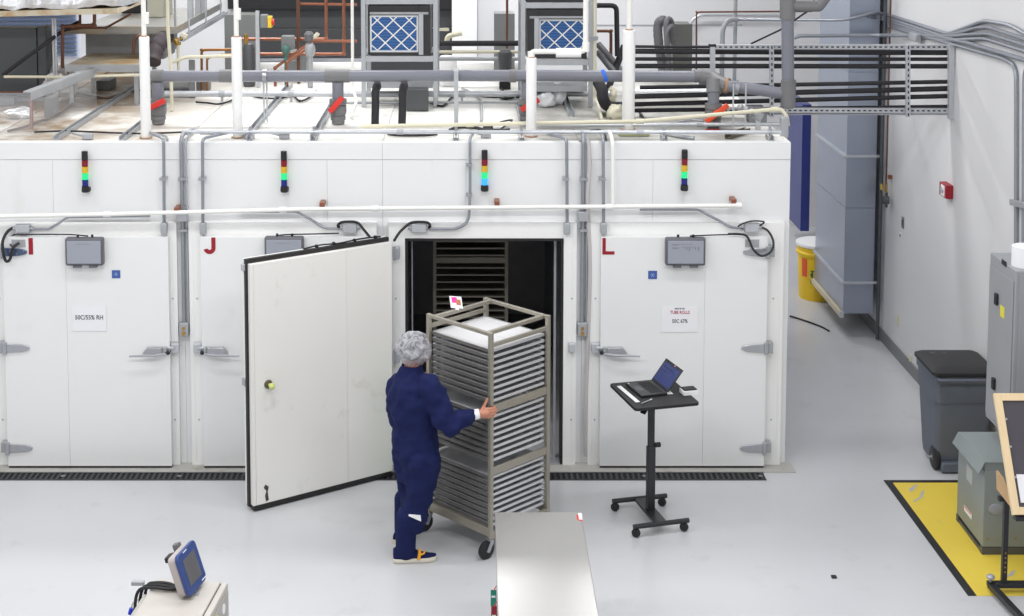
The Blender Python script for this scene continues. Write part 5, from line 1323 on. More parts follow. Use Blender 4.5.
# wooden framed board on black stand
M['pine'] = mat('pine_wood', (226,202,162), .5, var=.10, scale=4, stretch=(8,1.2,1.2))
Xb = 3.75
pt, pb = WX(993.5,393.5,Xb), WX(1012.5,515,Xb)
up = (pt-pb); hgt = up.length; up.normalize(); rt = Vector((1,0,0)); nr = rt.cross(up); 
if nr.y > 0: nr = -nr
Lb = Matrix(((rt.x,up.x,nr.x,pb.x),(rt.y,up.y,nr.y,pb.y),(rt.z,up.z,nr.z,pb.z),(0,0,0,1)))
t = thing('framed_board', 'pine-framed dark board tilted on a black adjustable stand', 'board', (pb.x+.4,pb.y,.0))
Wb = .76; fw = .052
zt = pb.z
for a in ((0,fw,0,hgt),(Wb-fw,Wb,0,hgt),(fw,Wb-fw,hgt-fw,hgt),(fw,Wb-fw,0,fw)):
    MB().bx(a[0],a[1],a[2],a[3],-.02,.012).xf(Lb).build('frame_rail', M['pine'], t, bevel=.002)
MB().bx(fw,Wb-fw,fw,hgt-fw,-.014,-.004).xf(Lb).build('dark_panel', mat('board_dark', (70,66,74), .45, var=.05), t)
MB().bx(fw+.02,.32,fw+.03,fw+.22,-.003,-.001).xf(Lb).build('white_sheet', M['paper'], t)
mb = MB()
for u in (.30,.55,.78): mb.cyl(Lb @ Vector((fw+.004,hgt*u,.0)), Lb @ Vector((fw+.004,hgt*u,.02)), .008, 8)
mb.build('pin', M['chrome'], t)
# stand
px_, py_ = A(1005,540,-2.35).x, -2.35
bstand = thing('board_stand', 'black height-adjustable stand under the pine-framed board', 'stand', (px_,py_,0))
zb = .07
MB().bx(px_-.018,px_+.018,py_-.02,py_+.02,zb,.70).build('post', M['blackm'], bstand, bevel=.003)
mb = MB()
for k in range(5): mb.cyl((px_-.0,py_-.0225,.16+.035*k),(px_-.0,py_-.0202,.16+.035*k),.006,8)
mb.build('adjust_hole', M['brass'], bstand)
xL = A(990,588,-2.4).x
MB().bx(xL,4.35,py_-.03,py_+.03,.04,.075).build('cross_foot', M['blackm'], bstand, bevel=.004)
MB().bar((xL+.02,py_,.055),(xL+.10,-3.2,.055),.05,.04).build('leg', M['blackm'], bstand, bevel=.004)
MB().bar((px_,py_+.01,.70),(Lb @ Vector((.12,.30,-.05))),.04,.03).bar((px_-.05,py_+.02,.69),(px_+.5,py_+.02,.69),.04,.03).build('arm', M['blackm'], bstand)
MB().bar(Lb @ Vector((.02,-.015,-.02)), Lb @ Vector((Wb,-.015,-.02)), .05, .03).bar(Lb @ Vector((.10,.0,-.035)), Lb @ Vector((.10,.5,-.035)), .03,.02,(1,0,0)).build('tray', M['blackm'], bstand)
c = Vector((xL+.02,py_-.0,.10)); MB().cyl((c.x,c.y,.076),(c.x,c.y,.11),.01,8).lathe([(0,0),(.03,0),(.032,.012),(.02,.025),(0,.028)],(c.x,c.y,.105),8).build('clamp_knob', M['galvd'], bstand)
for q in ((xL+.10,-3.2),(4.32,py_)): MB().cyl((q[0],q[1],.001),(q[0],q[1],.04),.025,12).build('glide', M['black'], bstand)
# loose brown wooden panel leaning by the frame
a = WX(996.5,472,Xb+.02)
pts = [WX(995.5,471,Xb-.02), WX(998,470,Xb-.02)]
t = thing('wood_offcut', 'small brown plywood piece behind the corner of the pine frame', 'board', WX(1004,508,Xb+.05))
q = [WX(996.0,470.5,3.79), WX(1001,477,3.79), WX(1014.5,505,3.79), WX(1010.5,507,3.79), WX(996.5,489,3.79)]
vs = q + [p + Vector((.014,0,0)) for p in q]
MB().add(vs, [(0,1,2,3,4),(9,8,7,6,5)] + [(i,(i+1)%5,5+(i+1)%5,5+i) for i in range(5)]).build('panel', mat('plywood', (192,158,116), .55, var=.1, scale=8), t)
# scrap and cable on the floor
c = F(834,577.5,0); solo(MB().bx(c.x-.02,c.x+.018,c.y-.02,c.y+.02,.001,.012), 'dark_scrap', M['black'], 'tiny dark scrap lying on the open floor', 'scrap', bevel=.003)
cord([F(790,316,.012),F(806,321,.012),F(822,327,.012),F(829,331,.012)], .010, 'thin black cord lying on the floor below the duct', 'floor_cord')
# ================================================================ FLOOR OBJECTS
# ---- rolling pan rack
RC = Vector((.143,-1.345,0)); RA = math.radians(44.5)
hx, hy = .315, .34
rk = thing('pan_rack', 'tall stainless rolling rack full of sheet pans, pulled through the open door', 'rack', RC)
def rb(nm, mb, m, bevel=0, parent=None): return mb.build(nm, m, parent or rk, bevel=bevel, local=True)
for sx in (-1,1):
    for sy in (-1,1):
        rb('post', MB().bx(sx*hx-.016,sx*hx+.016,sy*hy-.016,sy*hy+.016,.15,1.75), M['racksteel'], .003)
        # caster: fork + wheel
        c = Vector((sx*hx,sy*hy,0))
        an = -1.68
        dx, dy = math.cos(an), math.sin(an)
        wx_, wy_ = -.034, -.018
        ox, oy = wx_*math.cos(RA)+wy_*math.sin(RA), -wx_*math.sin(RA)+wy_*math.cos(RA)
        cs = rb('caster_fork', MB().cyl((c.x,c.y,.14),(c.x,c.y,.15),.026,12).bar((c.x+dx*.024,c.y+dy*.024,.146),(c.x+ox+dx*.024,c.y+oy+dy*.024,.06),.03,.006,(dx,dy,0)).bar((c.x-dx*.024,c.y-dy*.024,.146),(c.x+ox-dx*.024,c.y+oy-dy*.024,.06),.03,.006,(dx,dy,0)), M['chrome'])
        rb('caster_wheel', MB().lathe([(0,-.017),(.056,-.017),(.07,-.01),(.07,.01),(.056,.017),(0,.017)], (c.x+ox,c.y+oy,.0705), 22, (dx,dy,0)), M['black'])
for sx in (-1,1):
    rb('top_bar', MB().bx(sx*hx-.014,sx*hx+.014,-hy+.016,hy-.016,1.722,1.748), M['racksteel'], .002)
    rb('bottom_bar', MB().bx(sx*hx-.012,sx*hx+.012,-hy+.016,hy-.016,.165,.23), M['racksteel'], .002)
for sy in (-1,1):
    y = sy*hy; yi = sy*(hy-.05)
    rb('top_rail', MB().bx(-hx+.014,hx-.014,yi-.016,yi+.016,1.716,1.744), M['racksteel'], .002)
    rb('upper_rail', MB().bx(-hx+.016,hx-.016,y-.012,y+.012,1.635,1.665), M['racksteel'], .002)
    for z in (1.155,.672,.168): rb('tier_bar', MB().bx(-hx+.016,hx-.016,y-.010,y+.010,z-.03,z+.03), M['racksteel'], .002)
zp = [1.595-.0485*i for i in range(9)] + [1.085-.0485*i for i in range(8)] + [.612-.0465*i for i in range(9)]
run = None
for z in zp:
    for sx in (-1,1):
        x = sx*(hx-.018)
        if run is None:
            run = rb('runner', MB().bx(-.0025,.0025,-hy+.017,hy-.017,-.012,.012).bx(.0025 if sx<0 else -.022,.022 if sx<0 else -.0025,-hy+.017,hy-.017,-.012,-.009), M['runner'])
            runm = {sx: run}; run.location = (x,0,z)
        elif sx not in runm:
            o = rb('runner', MB().bx(-.0025,.0025,-hy+.017,hy-.017,-.012,.012).bx(-.022,-.0025,-hy+.017,hy-.017,-.012,-.009), M['runner']); o.location = (x,0,z); runm[sx] = o
        else:
            o = runm[sx].copy(); C.objects.link(o); o.location = (x,0,z)
rk.rotation_euler = (0,0,RA)
# pans: one mesh, copied
pw, pl, ph = hx-.026, hy-.012, .022
pmb = MB().bx(-pw+.01,pw-.01,-pl+.012,pl-.012,0,.003)
pmb.hexa([(-pw,-pl,ph-.020),(pw,-pl,ph-.020),(pw,-pl+.012,ph-.020),(-pw,-pl+.012,ph-.020)],[(-pw,-pl,ph),(pw,-pl,ph),(pw,-pl+.012,ph),(-pw,-pl+.012,ph)])
pmb.bx(-pw,pw,pl-.012,pl,ph-.020,ph).bx(-pw,-pw+.012,-pl+.012,pl-.012,.002,ph).bx(pw-.012,pw,-pl+.012,pl-.012,.002,ph)
tiers = ['upper']*9+['middle']*8+['lower']*9
ordn = ['topmost','second','third','fourth','fifth','sixth','seventh','eighth','lowest']
p0 = None
for i, z in enumerate(zp):
    if p0 is None:
        p0 = pmb.build('sheet_pan', M['pan'], local=True, bevel=.003); o = p0
    else:
        o = p0.copy(); C.objects.link(o)
    k = i if i < 9 else (i-9 if i < 17 else i-17); n = 8 if 9 <= i < 17 else 9
    w = 'topmost' if k == 0 else ('lowest' if k == n-1 else ordn[k]+' from the top')
    tag(o, 'shallow metal sheet pan, %s in the %s tier of the rolling rack' % (w, tiers[i]), 'sheet pan', 'sheet pans in the rolling rack')
    o.location = RC + Vector((0,0,z-.0085)); o.rotation_euler = (0,0,RA)
M['sheetw'] = mat('white_sheet', (206,206,208), .6, var=.03)
Mr = Matrix.Translation(RC) @ Matrix.Rotation(RA,4,'Z')
for q, (x0, x1, y0, y1) in enumerate(((-pw+.016,-.02,-pl+.016,pl-.016),(-.016,pw-.016,-pl+.016,pl-.016))):
    mb = MB().bx(x0,x1,y0,y1,zp[0]-.005,zp[0]+.0125); mb.xf(Mr)
    solo(mb, 'white_sheet', M['sheetw'], 'white sheet material on the topmost pan, half nearer the '+('blue-clad worker' if q == 0 else 'laptop table'), 'sheet', 'white sheets on the top pan', bevel=.003)
# red/white card clipped to the rack
a = A(464,303,-1.05)
pr = Mr @ Vector((-.06,hy-.05,1.75))
t = thing('rack_card', 'small white card with a pink patch clipped to the rack top', 'card', pr)
Mc = Matrix.Translation(pr) @ Matrix.Rotation(RA-.3,4,'Z') @ Matrix.Rotation(-.9,4,'X') @ Matrix.Rotation(.25,4,'Y')
MB().bx(-.05,.05,-.001,.001,.0,.115).xf(Mc).build('card', M['paper'], t)
MB().bx(-.035,.01,-.0022,-.001,.05,.105).xf(Mc).build('pink_patch', mat('hot_pink', (240,50,150), .5), t)
MB().bx(.0,.038,-.0026,-.0022,.03,.085).xf(Mc).build('brown_patch', mat('patch_brown', (176,110,80), .5), t)
MB().bx(-.012,.012,-.006,.006,-.02,.015).xf(Mc).build('clip', M['white'], t)
# ---- rack left inside the dark chamber
Y = 1.0
xl, xr = A(434.5,270,Y).x, A(506.5,270,Y).x
M['innersteel'] = mat('inner_steel', (120,115,106), .4, .3, var=.1)
t = thing('inner_rack', 'slatted metal rack standing inside the dark open chamber', 'rack', ((xl+xr)/2,Y+.3,.02))
for x in (xl,xr):
    for y in (Y,Y+.6): MB().bx(x-.016,x+.016,y-.016,y+.016,.024,A(470,240,Y).z).build('post', M['innersteel'], t, bevel=.003)
pys = [241,248,255,267.5,274.6,281.7,289,296.3,303]
for i, py in enumerate(pys + [310,317,324,331,338,345,352,359]):
    z = A(470,py,Y-.0).z
    MB().bx(xl+.016,xr-.016,Y-.012,Y+.012,z-.008,z+.006).bx(xl+.016,xr-.016,Y+.588,Y+.612,z-.008,z+.006).bx(xl+.016,xr-.016,Y+.012,Y+.588,z-.009,z-.006).build('shelf_tray', M['innersteel'], t)
z = A(470,259.8,Y).z; MB().bx(xl+.016,xr-.016,Y-.014,Y+.01,z-.028,z+.026).build('tier_bar', M['innersteel'], t)
for z in (.12,.72): 
    MB().bx(xl+.016,xr-.016,Y-.014,Y+.01,z-.028,z+.026).build('tier_bar', M['innersteel'], t)
# ---- laptop table
TZ = 1.05
Lc, Nc, Rc_ = F(609.7,383.2,TZ), F(636.5,408.5,TZ), F(699.5,402.8,TZ)
ang = math.atan2((Rc_-Nc).y,(Rc_-Nc).x)*.5 + (math.atan2((Lc-Nc).y,(Lc-Nc).x)-PI/2)*.5
lw, ld = (Rc_-Nc).length*1.03, (Lc-Nc).length*1.0
e1 = Vector((math.cos(ang),math.sin(ang),0)); e2 = Vector((-e1.y,e1.x,0))
ctr = (Lc+Rc_)/2
b_ = [F(616,511,0), F(663,506,0), F(637,537,0), F(685,531,0)]
bc = sum(b_, Vector())/4
tb = thing('laptop_table', 'black height-adjustable laptop table on four small casters', 'table', (bc.x,bc.y,0))
n=5
def rr_poly(hx,hy,r,k=4):
    out=[]
    for sx,sy,a0 in ((1,1,0),(-1,1,PI/2),(-1,-1,PI),(1,-1,1.5*PI)):
        for i in range(k+1):
            a=a0+PI/2*i/k; out.append((sx*(hx-r)+r*math.cos(a), sy*(hy-r)+r*math.sin(a)))
    return out
Mt = Matrix.Translation((ctr.x,ctr.y,TZ-.024)) @ Matrix.Rotation(ang,4,'Z')
M['tabletop'] = mat('table_black', (36,36,39), .5, var=.06, spec=.3)
MB().prism(rr_poly(lw/2,ld/2,.03), .024, Mt).build('tabletop', M['tabletop'], tb, bevel=.003)
pc = A(654,470,bc.y)
MB().bx(-.034,.034,-.022,.022,.08,.62).xf(Matrix.Translation((bc.x,bc.y,0)) @ Matrix.Rotation(ang,4,'Z')).build('column', M['blackm'], tb, bevel=.006)
MB().bx(-.026,.026,-.016,.016,.6,TZ-.025).xf(Matrix.Translation((bc.x,bc.y,0)) @ Matrix.Rotation(ang,4,'Z')).build('inner_column', M['blackm'], tb, bevel=.004)
MB().bx(-.12,.12,-.09,.09,TZ-.04,TZ-.0245).xf(Matrix.Translation((bc.x,bc.y,0)) @ Matrix.Rotation(ang,4,'Z')).build('mount_plate', M['blackm'], tb, bevel=.003)
c = A(664,445,bc.y); MB().cyl((bc.x+.03,bc.y,c.z),(bc.x+.075,bc.y+.01,c.z),.02,12).build('lock_knob', M['black'], tb)
c = A(645,413,bc.y-.1); MB().bar((bc.x-.02,bc.y-.05,TZ-.05),(c.x-.02,c.y,c.z-.005),.05,.014).build('lift_lever', M['black'], tb, bevel=.003)
zf = .085
for i, j in ((0,1),(2,3)):
    a, b = b_[i], b_[j]; d = (b-a).normalized()
    MB().tube([Vector((a.x,a.y,zf))-d*.03, Vector((b.x,b.y,zf))+d*.03], .020, 14).build('foot', M['blackm'], tb)
m1, m2 = (b_[0]+b_[1])/2, (b_[2]+b_[3])/2
m1.z = m2.z = zf
MB().bar(m1, m2, .10, .024).build('spine', M['blackm'], tb, bevel=.003)
for p in b_:
    w = MB().lathe([(0,-.018),(.030,-.018),(.034,-.011),(.034,.011),(.030,.018),(0,.018)], (p.x-.008,p.y,.0345), 18, (.5,.86,0)).build('caster', M['black'], tb)
    MB().cyl((p.x,p.y,.045),(p.x,p.y,.07),.011,8).bx(p.x-.02,p.x+.012,p.y-.02,p.y+.02,.045,.064).build('caster_stem', M['black'], w, bevel=.004)
# laptop
z = TZ+.001
h1_, h2_ = F(651.5,380,z+.02), F(667,392,z+.02); fr1, fr2 = F(624,383.2,z+.02), F(638.5,398,z+.02)
hd = (h2_-h1_); lwid = .315; hd.normalize(); hm = (h1_+h2_)/2
fd = Vector((-hd.y,hd.x,0)); 
if fd.dot(fr1-h1_) < 0: fd = -fd
ldep = .225
lp = thing('laptop', 'open black laptop with a blue screen on the black table', 'laptop', (hm.x,hm.y,z))
O = Vector((hm.x,hm.y,z))
Ml = Matrix(((hd.x,fd.x,0,O.x),(hd.y,fd.y,0,O.y),(0,0,1,O.z),(0,0,0,1)))
M['lapk'] = mat('laptop_black', (40,40,44), .4, var=.05)
MB().bx(-lwid/2,lwid/2,0,ldep,0,.018).xf(Ml).build('base', M['lapk'], lp, bevel=.004)
kb = MB()
for i in range(12):
    for j in range(5): kb.bx(-.13+i*.0218,-.13+i*.0218+.017,.03+j*.021,.03+j*.021+.016,.0181,.0202)
kb.xf(Ml).build('keyboard', M['black'], lp)
MB().bx(-.05,.05,.15,.205,.0181,.0188).xf(Ml).build('touchpad', M['dkgrey'], lp)
MB().bx(-.14,-.13,.2,.215,.0181,.0185).xf(Ml).build('sticker', M['white'], lp)
# screen leaf: tilt so that its top reaches (668,358)/(684,372)
ti = math.radians(38); su = -fd*math.sin(ti) + Vector((0,0,math.cos(ti))); sn = hd.cross(su)
if sn.dot(fd) < 0: sn = -sn
Ms = Matrix(((hd.x,su.x,sn.x,O.x),(hd.y,su.y,sn.y,O.y),(0,su.z,sn.z,O.z+.018),(0,0,0,1)))
MB().bx(-lwid/2,lwid/2,.006,.215,-.008,0).xf(Ms).build('screen_lid', M['lapk'], lp, bevel=.003)
sc_ = MB().bx(-lwid/2+.016,lwid/2-.016,.022,.192,.0,.0012).xf(Ms).build('screen', mat('screen_blue', (58,66,108), .25, var=.15, scale=12, emit=.10, ecol=(70,84,150)), lp)
MB().bx(-lwid/2+.04,-lwid/2+.20,.150,.165,.0012,.002).bx(-lwid/2+.04,-lwid/2+.14,.12,.126,.0012,.002).xf(Ms).build('screen_window', mat('screen_dim', (44,52,96), .3), sc_)
MB().ell((0,0,0),(.009,.009,.002),10,6).xf(Ms @ Matrix.Translation((.03,.204,.002))).build('round_sticker', mat('sticker_pink', (232,150,150), .5), lp)
# ruler, pen, box, paper on the table
a, b = F(618.8,386.2,TZ+.003), F(638,402.3,TZ+.003)
solo(MB().bar(a+Vector((0,0,.001)), b+Vector((0,0,.001)), .035, .005), 'ruler', mat('white_ruler', (222,222,222), .4), 'long pale ruler at the table edge beside the laptop', 'ruler', bevel=.001)
a, b = F(641.5,403.5,TZ+.008), F(652,399,TZ+.008)
t = thing('pen', 'slim grey pen lying before the laptop on the black table', 'pen', (a.x,a.y,TZ))
MB().cyl(a, a+(b-a)*.8, .0045, 8).build('barrel', M['galvd'], t); MB().cyl(a+(b-a)*.8, b, .005, 8, .003).build('cap', M['white'], t)
a = F(682,393,TZ); c0 = F(688.8,393.6,TZ+.0)
t = thing('small_box', 'white low box with a dark lid at the table corner', 'box', (c0.x,c0.y,TZ+.001))
Mx_ = Matrix.Translation((c0.x,c0.y,TZ+.0012)) @ Matrix.Rotation(ang,4,'Z')
MB().bx(-.062,.062,-.048,.048,0,.036).xf(Mx_).build('carton', M['white'], t, bevel=.003)
MB().bx(-.055,.055,-.040,.042,.0362,.046).xf(Mx_).build('lid', M['black'], t, bevel=.004)
c0 = F(669.5,393.5,TZ)
MBp = MB().add([(c0.x-.03,c0.y-.02,TZ+.001),(c0.x+.03,c0.y-.015,TZ+.001),(c0.x,c0.y+.035,TZ+.001),(c0.x-.005,c0.y+.005,TZ+.03)], [(0,2,1),(0,1,3),(1,2,3),(2,0,3)])
solo(MBp, 'paper_note', M['paper'], 'tiny folded white paper beside the laptop hinge', 'paper', smooth=0)
# ---- stainless table in front
SZ = .90
a, b = F(494.3,512,SZ), F(581,513,SZ)
t = thing('steel_table', 'bright stainless steel table in the front of the room', 'table', ((a.x+b.x)/2,a.y-.6,0))
x0, x1, y1_ = a.x, b.x, a.y; y0_ = y1_-1.5
MB().bx(x0,x1,y0_,y1_,SZ-.03,SZ).build('tabletop', M['steel'], t, bevel=.004)
MB().bx(x0+.02,x1-.02,y0_+.02,y1_-.02,SZ-.14,SZ-.031).build('apron', M['galvd'], t)
for x in (x0+.035,x1-.035):
    for y in (y0_+.04,y1_-.04): MB().cyl((x,y,.0),(x,y,SZ-.14),.02,14).build('leg', M['steel'], t)
MB().bx(x0+.03,x1-.03,y0_+.05,y1_-.05,.22,.24).build('undershelf', M['steel'], t)
c = F(582,517.5,SZ-.01)
c1 = (x1+.001)
t = thing('edge_sticker', 'red and white sticker on the corner of the stainless table', 'sticker', (x1,y1_-.06,SZ-.02))
MB().bx(x1-.02,x1+.0025,y1_-.12,y1_-.02,SZ+.0003,SZ+.0015).build('white_part', M['white'], t)
MB().bx(x1-.034,x1-.0201,y1_-.125,y1_-.05,SZ+.0003,SZ+.0015).bx(x1-.02,x1+.0025,y1_-.14,y1_-.1201,SZ+.0003,SZ+.0015).build('red_part', M['red'], t)
for i, (py0, py1, m, dx_, lab) in enumerate(((589,606,mat('tag_green', (24,130,112), .5),0,'green tag hung on the stainless table edge'),(605,630,mat('tag_red', (140,20,40), .5),0,'dark red tag hung below the green one on the stainless table edge'))):
    Yt = F(495,py0,SZ-.05).y; za, zb = A(490,py0,Yt).z, A(490,py1,Yt).z
    xr_ = x0-.003
    t = thing('hang_tag', lab, 'tag', (xr_-.015,Yt,zb))
    MB().bx(xr_-.035,xr_,Yt-.002-.003*i,Yt-.003*i,zb,za-.005).build('card', m, t)
    MB().bx(xr_-.03,xr_-.006,Yt-.003-.003*i,Yt-.002-.003*i,zb+(za-zb)*.5,zb+(za-zb)*.62).build('print', M['white'], t)
    MB().cyl((xr_-.015,Yt,za-.008),(x0-.003,Yt,za+.02),.003,6).build('string', M['red'], t)
# ---- control machine with tilted screen
MZ = .9
Cr, Bl, Fr = F(221.3,581.5,MZ), F(157,578.3,MZ), F(202.8,615,MZ)
fdv = (Fr-Cr).normalized(); rdv = Vector((-fdv.y,fdv.x,0)); 
if rdv.x < 0: rdv = -rdv
bd_ = -fdv
wid = (Cr-Bl).dot(rdv)
mc = thing('control_machine', 'beige machine cabinet under the blue tilted screen', 'machine', (Cr.x-rdv.x*wid/2+fdv.x*.4,Cr.y-rdv.y*wid/2+fdv.y*.4,0))
Mm = Matrix(((rdv.x,-fdv.x,0,Cr.x),(rdv.y,-fdv.y,0,Cr.y),(0,0,1,0),(0,0,0,1)))
M['beige'] = mat('machine_beige', (188,183,176), .45, var=.03)
M['mgrey'] = mat('machine_grey', (168,166,160), .45, var=.03)
MB().bx(-wid,-.003,-.85,0,.05,MZ).xf(Mm).build('cabinet', M['beige'], mc, bevel=.008)
MB().bx(.003,.042,-.85,0,.05,MZ-.004).xf(Mm).build('side_panel', M['beige'], mc, bevel=.006)
MB().bx(-.003,.003,-.84,-.005,.06,MZ-.012).xf(Mm).build('groove', M['black'], mc)
MB().bx(.0425,.049,-.83,-.02,.08,MZ-.04).xf(Mm).build('side_cover', M['mgrey'], mc, bevel=.004)
mb = MB().cyl(Mm @ Vector((.049,-.14,MZ-.10)), Mm @ Vector((.053,-.14,MZ-.10)), .03, 16).cyl(Mm @ Vector((.049,-.15,MZ-.19)), Mm @ Vector((.053,-.15,MZ-.19)), .032, 16); mb.build('round_label', M['white'], mc)
MB().cyl(Mm @ Vector((.049,-.3,MZ-.08)), Mm @ Vector((.053,-.3,MZ-.08)), .025, 3).build('warning_label', M['yellow'], mc)
MB().bx(-wid-.03,-wid-.002,-.85,-.16,.2,MZ-.02).xf(Mm).build('left_column', M['mgrey'], mc, bevel=.004)
for x in (-wid+.06,-.06):
    for y in (-.78,-.08): MB().cyl(Mm @ Vector((x,y,.0)), Mm @ Vector((x,y,.05)), .03, 14).build('foot', M['black'], mc)
# monitor
def Fm(px,py,z): return F(px,py,z)
bl = A(189.8,597.5,-4.20); 
Bp = F(190,597.5,MZ+.03)
wv = Vector((.078,.34,0)).normalized(); hv = Vector((-.085,.0,.25)); hv = (hv - wv*hv.dot(wv)).normalized()
nv = wv.cross(hv)
if nv.x < 0: nv = -nv
mw, mh = .255, .25
mt = thing('touch_panel', 'blue-framed touch screen tilted on the beige machine', 'screen', (Bp.x,Bp.y,MZ))
Mo = Matrix(((wv.x,hv.x,nv.x,Bp.x),(wv.y,hv.y,nv.y,Bp.y),(wv.z,hv.z,nv.z,Bp.z),(0,0,0,1)))
Mo = Mo @ Matrix.Translation((mw/2,mh/2,0))
M['mblue'] = mat('bezel_blue', (48,70,128), .4, var=.04)
def bulge(hx,hy,r,k=5):
    out=[]
    P=rr_poly(hx,hy,r,k)
    for x,y in P: out.append((x*(1+.05*(1-(y/hy)**2)), y*(1+.06*(1-(x/hx)**2))))
    return out
MB().prism(bulge(mw/2,mh/2,.03), .022, Mo @ Matrix.Translation((0,0,-.022))).build('bezel', M['mblue'], mt, bevel=.005)
MB().prism(rr_poly(mw/2-.045,mh/2-.045,.006), .002, Mo @ Matrix.Translation((0,0,.0))).build('screen', mat('screen_off', (92,92,95), .3, var=.03), mt)
MB().prism(rr_poly(mw/2-.004,mh/2-.004,.03), .05, Mo @ Matrix.Translation((0,0,-.074))).build('rear_shell', mat('shell_taupe', (178,170,168), .45), mt, bevel=.006)
MB().bx(-.05,.0,mh/2-.012,mh/2-.006,.0005,.0012).bx(.06,.13,-mh/2+.012,-mh/2+.018,.0005,.0012).xf(Mo).build('bezel_print', M['white'], mt)
MB().prism(rr_poly(.04,.016,.008), .03, Mo @ Matrix.Translation((-.05,mh/2-.02,-.105))).build('rear_connector', M['black'], mt)
MB().prism(rr_poly(.022,.026,.008), .035, Mo @ Matrix.Translation((.07,mh/2-.01,-.11))).build('rear_knob', M['flex'], mt)
a = Mo @ Vector((0,-mh/2+.02,-.04)); MB().cyl((a.x,a.y,MZ+.001),a,.022,12).bx(a.x-.05,a.x+.05,a.y-.05,a.y+.05,MZ+.0005,MZ+.008).build('stand', M['galvd'], mt)
# cable bundle on the left of the machine
pl_ = lambda x,y,z: Mm @ Vector((x,y,z))
a = Mo @ Vector((-.06,-.115,-.070))
for i in range(3):
    o_ = .03*i
    cord([a+Vector((-.004,.034*i,.0)), pl_(-wid+.12,-.10-o_,MZ+.018), pl_(-wid+.02,-.09-o_,MZ+.018), pl_(-wid-.045-o_*.6,-.06-o_,MZ-.03), pl_(-wid-.055-o_*.6,-.10-o_,MZ-.2), pl_(-wid-.05-o_*.6,-.12-o_,.3)], .010, 'black cable from the touch screen down the machine side, %s of three' % ['outer','middle','inner'][i], 'machine_cable', grp='machine cables')
a = F(139.5,590,MZ-.1); solo(MB().bx(a.x-.05,a.x+.03,a.y-.01,a.y+.02,a.z+.03,a.z+.055), 'cable_clamp', M['galvd'], 'small metal clamp holding the black machine cables', 'clamp', bevel=.004)
a = pl_(-wid-.16,-.25,MZ-.22); 
b = F(130,614,MZ-.22)
t = thing('blue_plug', 'small blue plug on a thin lead beside the machine cables', 'plug', b)
MB().cyl(b, b+Vector((.01,.0,.035)), .014, 12).build('body', mat('plug_blue', (30,50,200), .4), t)
MB().tube(spline([b+Vector((.01,0,.035)), b+Vector((.02,.0,.07)), b+Vector((.05,.03,.08))]), .004, 6).build('lead', M['galvd'], t)
# ================================================================ PERSON
fv = Vector((.71,.704,0)); rv = Vector((.704,-.71,0)); uv = Vector((0,0,1))
def loft(mb, secs, n=20):
    """secs: centre, half width along rv, half depth along fv (optional custom axes)"""
    R_ = []
    for s in secs:
        c, a, b = Vector(s[0]), s[1], s[2]
        ax1, ax2 = (s[3], s[4]) if len(s) > 3 else (rv, fv)
        R_.append([c + ax1*(a*math.cos(2*PI*k/n)) + ax2*(b*math.sin(2*PI*k/n)) for k in range(n)])
    return mb.rings(R_)
def limb(mb, pts, rads, n=16, k=6):
    P = spline(pts, k); m = len(P); seg = len(pts)-1
    rr = []
    for i in range(m):
        t = i/(m-1)*seg; j = min(int(t), seg-1); q = t-j
        q = q*q*(3-2*q); rr.append(rads[j]*(1-q)+rads[j+1]*q)
    mb.tube(P, rr, n)
    for p, r in ((P[0], rr[0]), (P[-1], rr[-1])): mb.ell(p, (r,r,r), n, 8)
    return mb
def J(px, py, Y): return A(px, py, Y)
heelR, toeR = F(394.5,561,0), F(435.5,559,0)
heelL = F(397.5,544,0); toeL = heelL + Vector((.10,.24,0))
ankR = Vector((heelR.x+.085, heelR.y+.004, .10)); ankL = heelL + Vector((.035,.06,.10))
kneeR, kneeL = J(416.5,504,-1.84), J(412,502,-1.72)
hipR, hipL = J(423,460,-1.86), J(410.5,458,-1.74)
shR, shL = J(430,386,-1.93), J(398,389,-1.68)
elR = J(449.5,425.5,-1.985); wrR = J(474,414.8,-1.885)
elL = J(399,420,-1.46); wrL = Vector((-.375,-1.385,1.16))
pel = (hipR+hipL)/2
def tor(py, px, Y): return J(px, py, Y)
# skin body: head, neck, trunk, arms, legs, hands as one surface
b = MB()
hc = J(415.5,350.5,-1.79); hf = Vector((.80,.58,-.16)).normalized(); hr = hf.cross(uv).normalized(); hu = hr.cross(hf)
Hm = Matrix(((hr.x,hf.x,hu.x,hc.x),(hr.y,hf.y,hu.y,hc.y),(hr.z,hf.z,hu.z,hc.z),(0,0,0,1)))
b.ell((0,0,0),(1,1,1),4,4); b.v.clear(); b.f.clear(); b.m.clear()
def hell(c, r): 
    q = MB().ell(c, r, 20, 12).xf(Hm); b.add(q.v, q.f)
hell((0,0,.015),(.076,.096,.105)); hell((0,.022,-.055),(.058,.068,.062)); hell((0,.052,-.088),(.03,.032,.026))
hell((0,.098,-.02),(.014,.02,.026)); hell((0,.09,.015),(.012,.016,.03)); hell((0,.085,-.062),(.026,.012,.010))
for s in (-1,1): hell((s*.078,-.004,-.018),(.009,.02,.031)); hell((s*.03,.078,.01),(.02,.012,.012))
limb(b, [Hm @ Vector((0,-.012,-.07)), tor(371,411.5,-1.80)], [.056,.060])
loft(b, [(tor(371,411.5,-1.80),.08,.07),(tor(380,411.5,-1.80),.13,.075),(tor(392,411.8,-1.80),.16,.10),(tor(410,412.5,-1.79),.165,.11),(tor(432,414,-1.78),.145,.10),(tor(452,416,-1.78),.155,.115),(pel,.15,.11)])
limb(b, [shR, elR, wrR], [.052,.042,.029]); limb(b, [shL, elL, wrL], [.052,.042,.029])
limb(b, [hipR, kneeR, ankR], [.085,.05,.034]); limb(b, [hipL, kneeL, ankL], [.085,.05,.034])
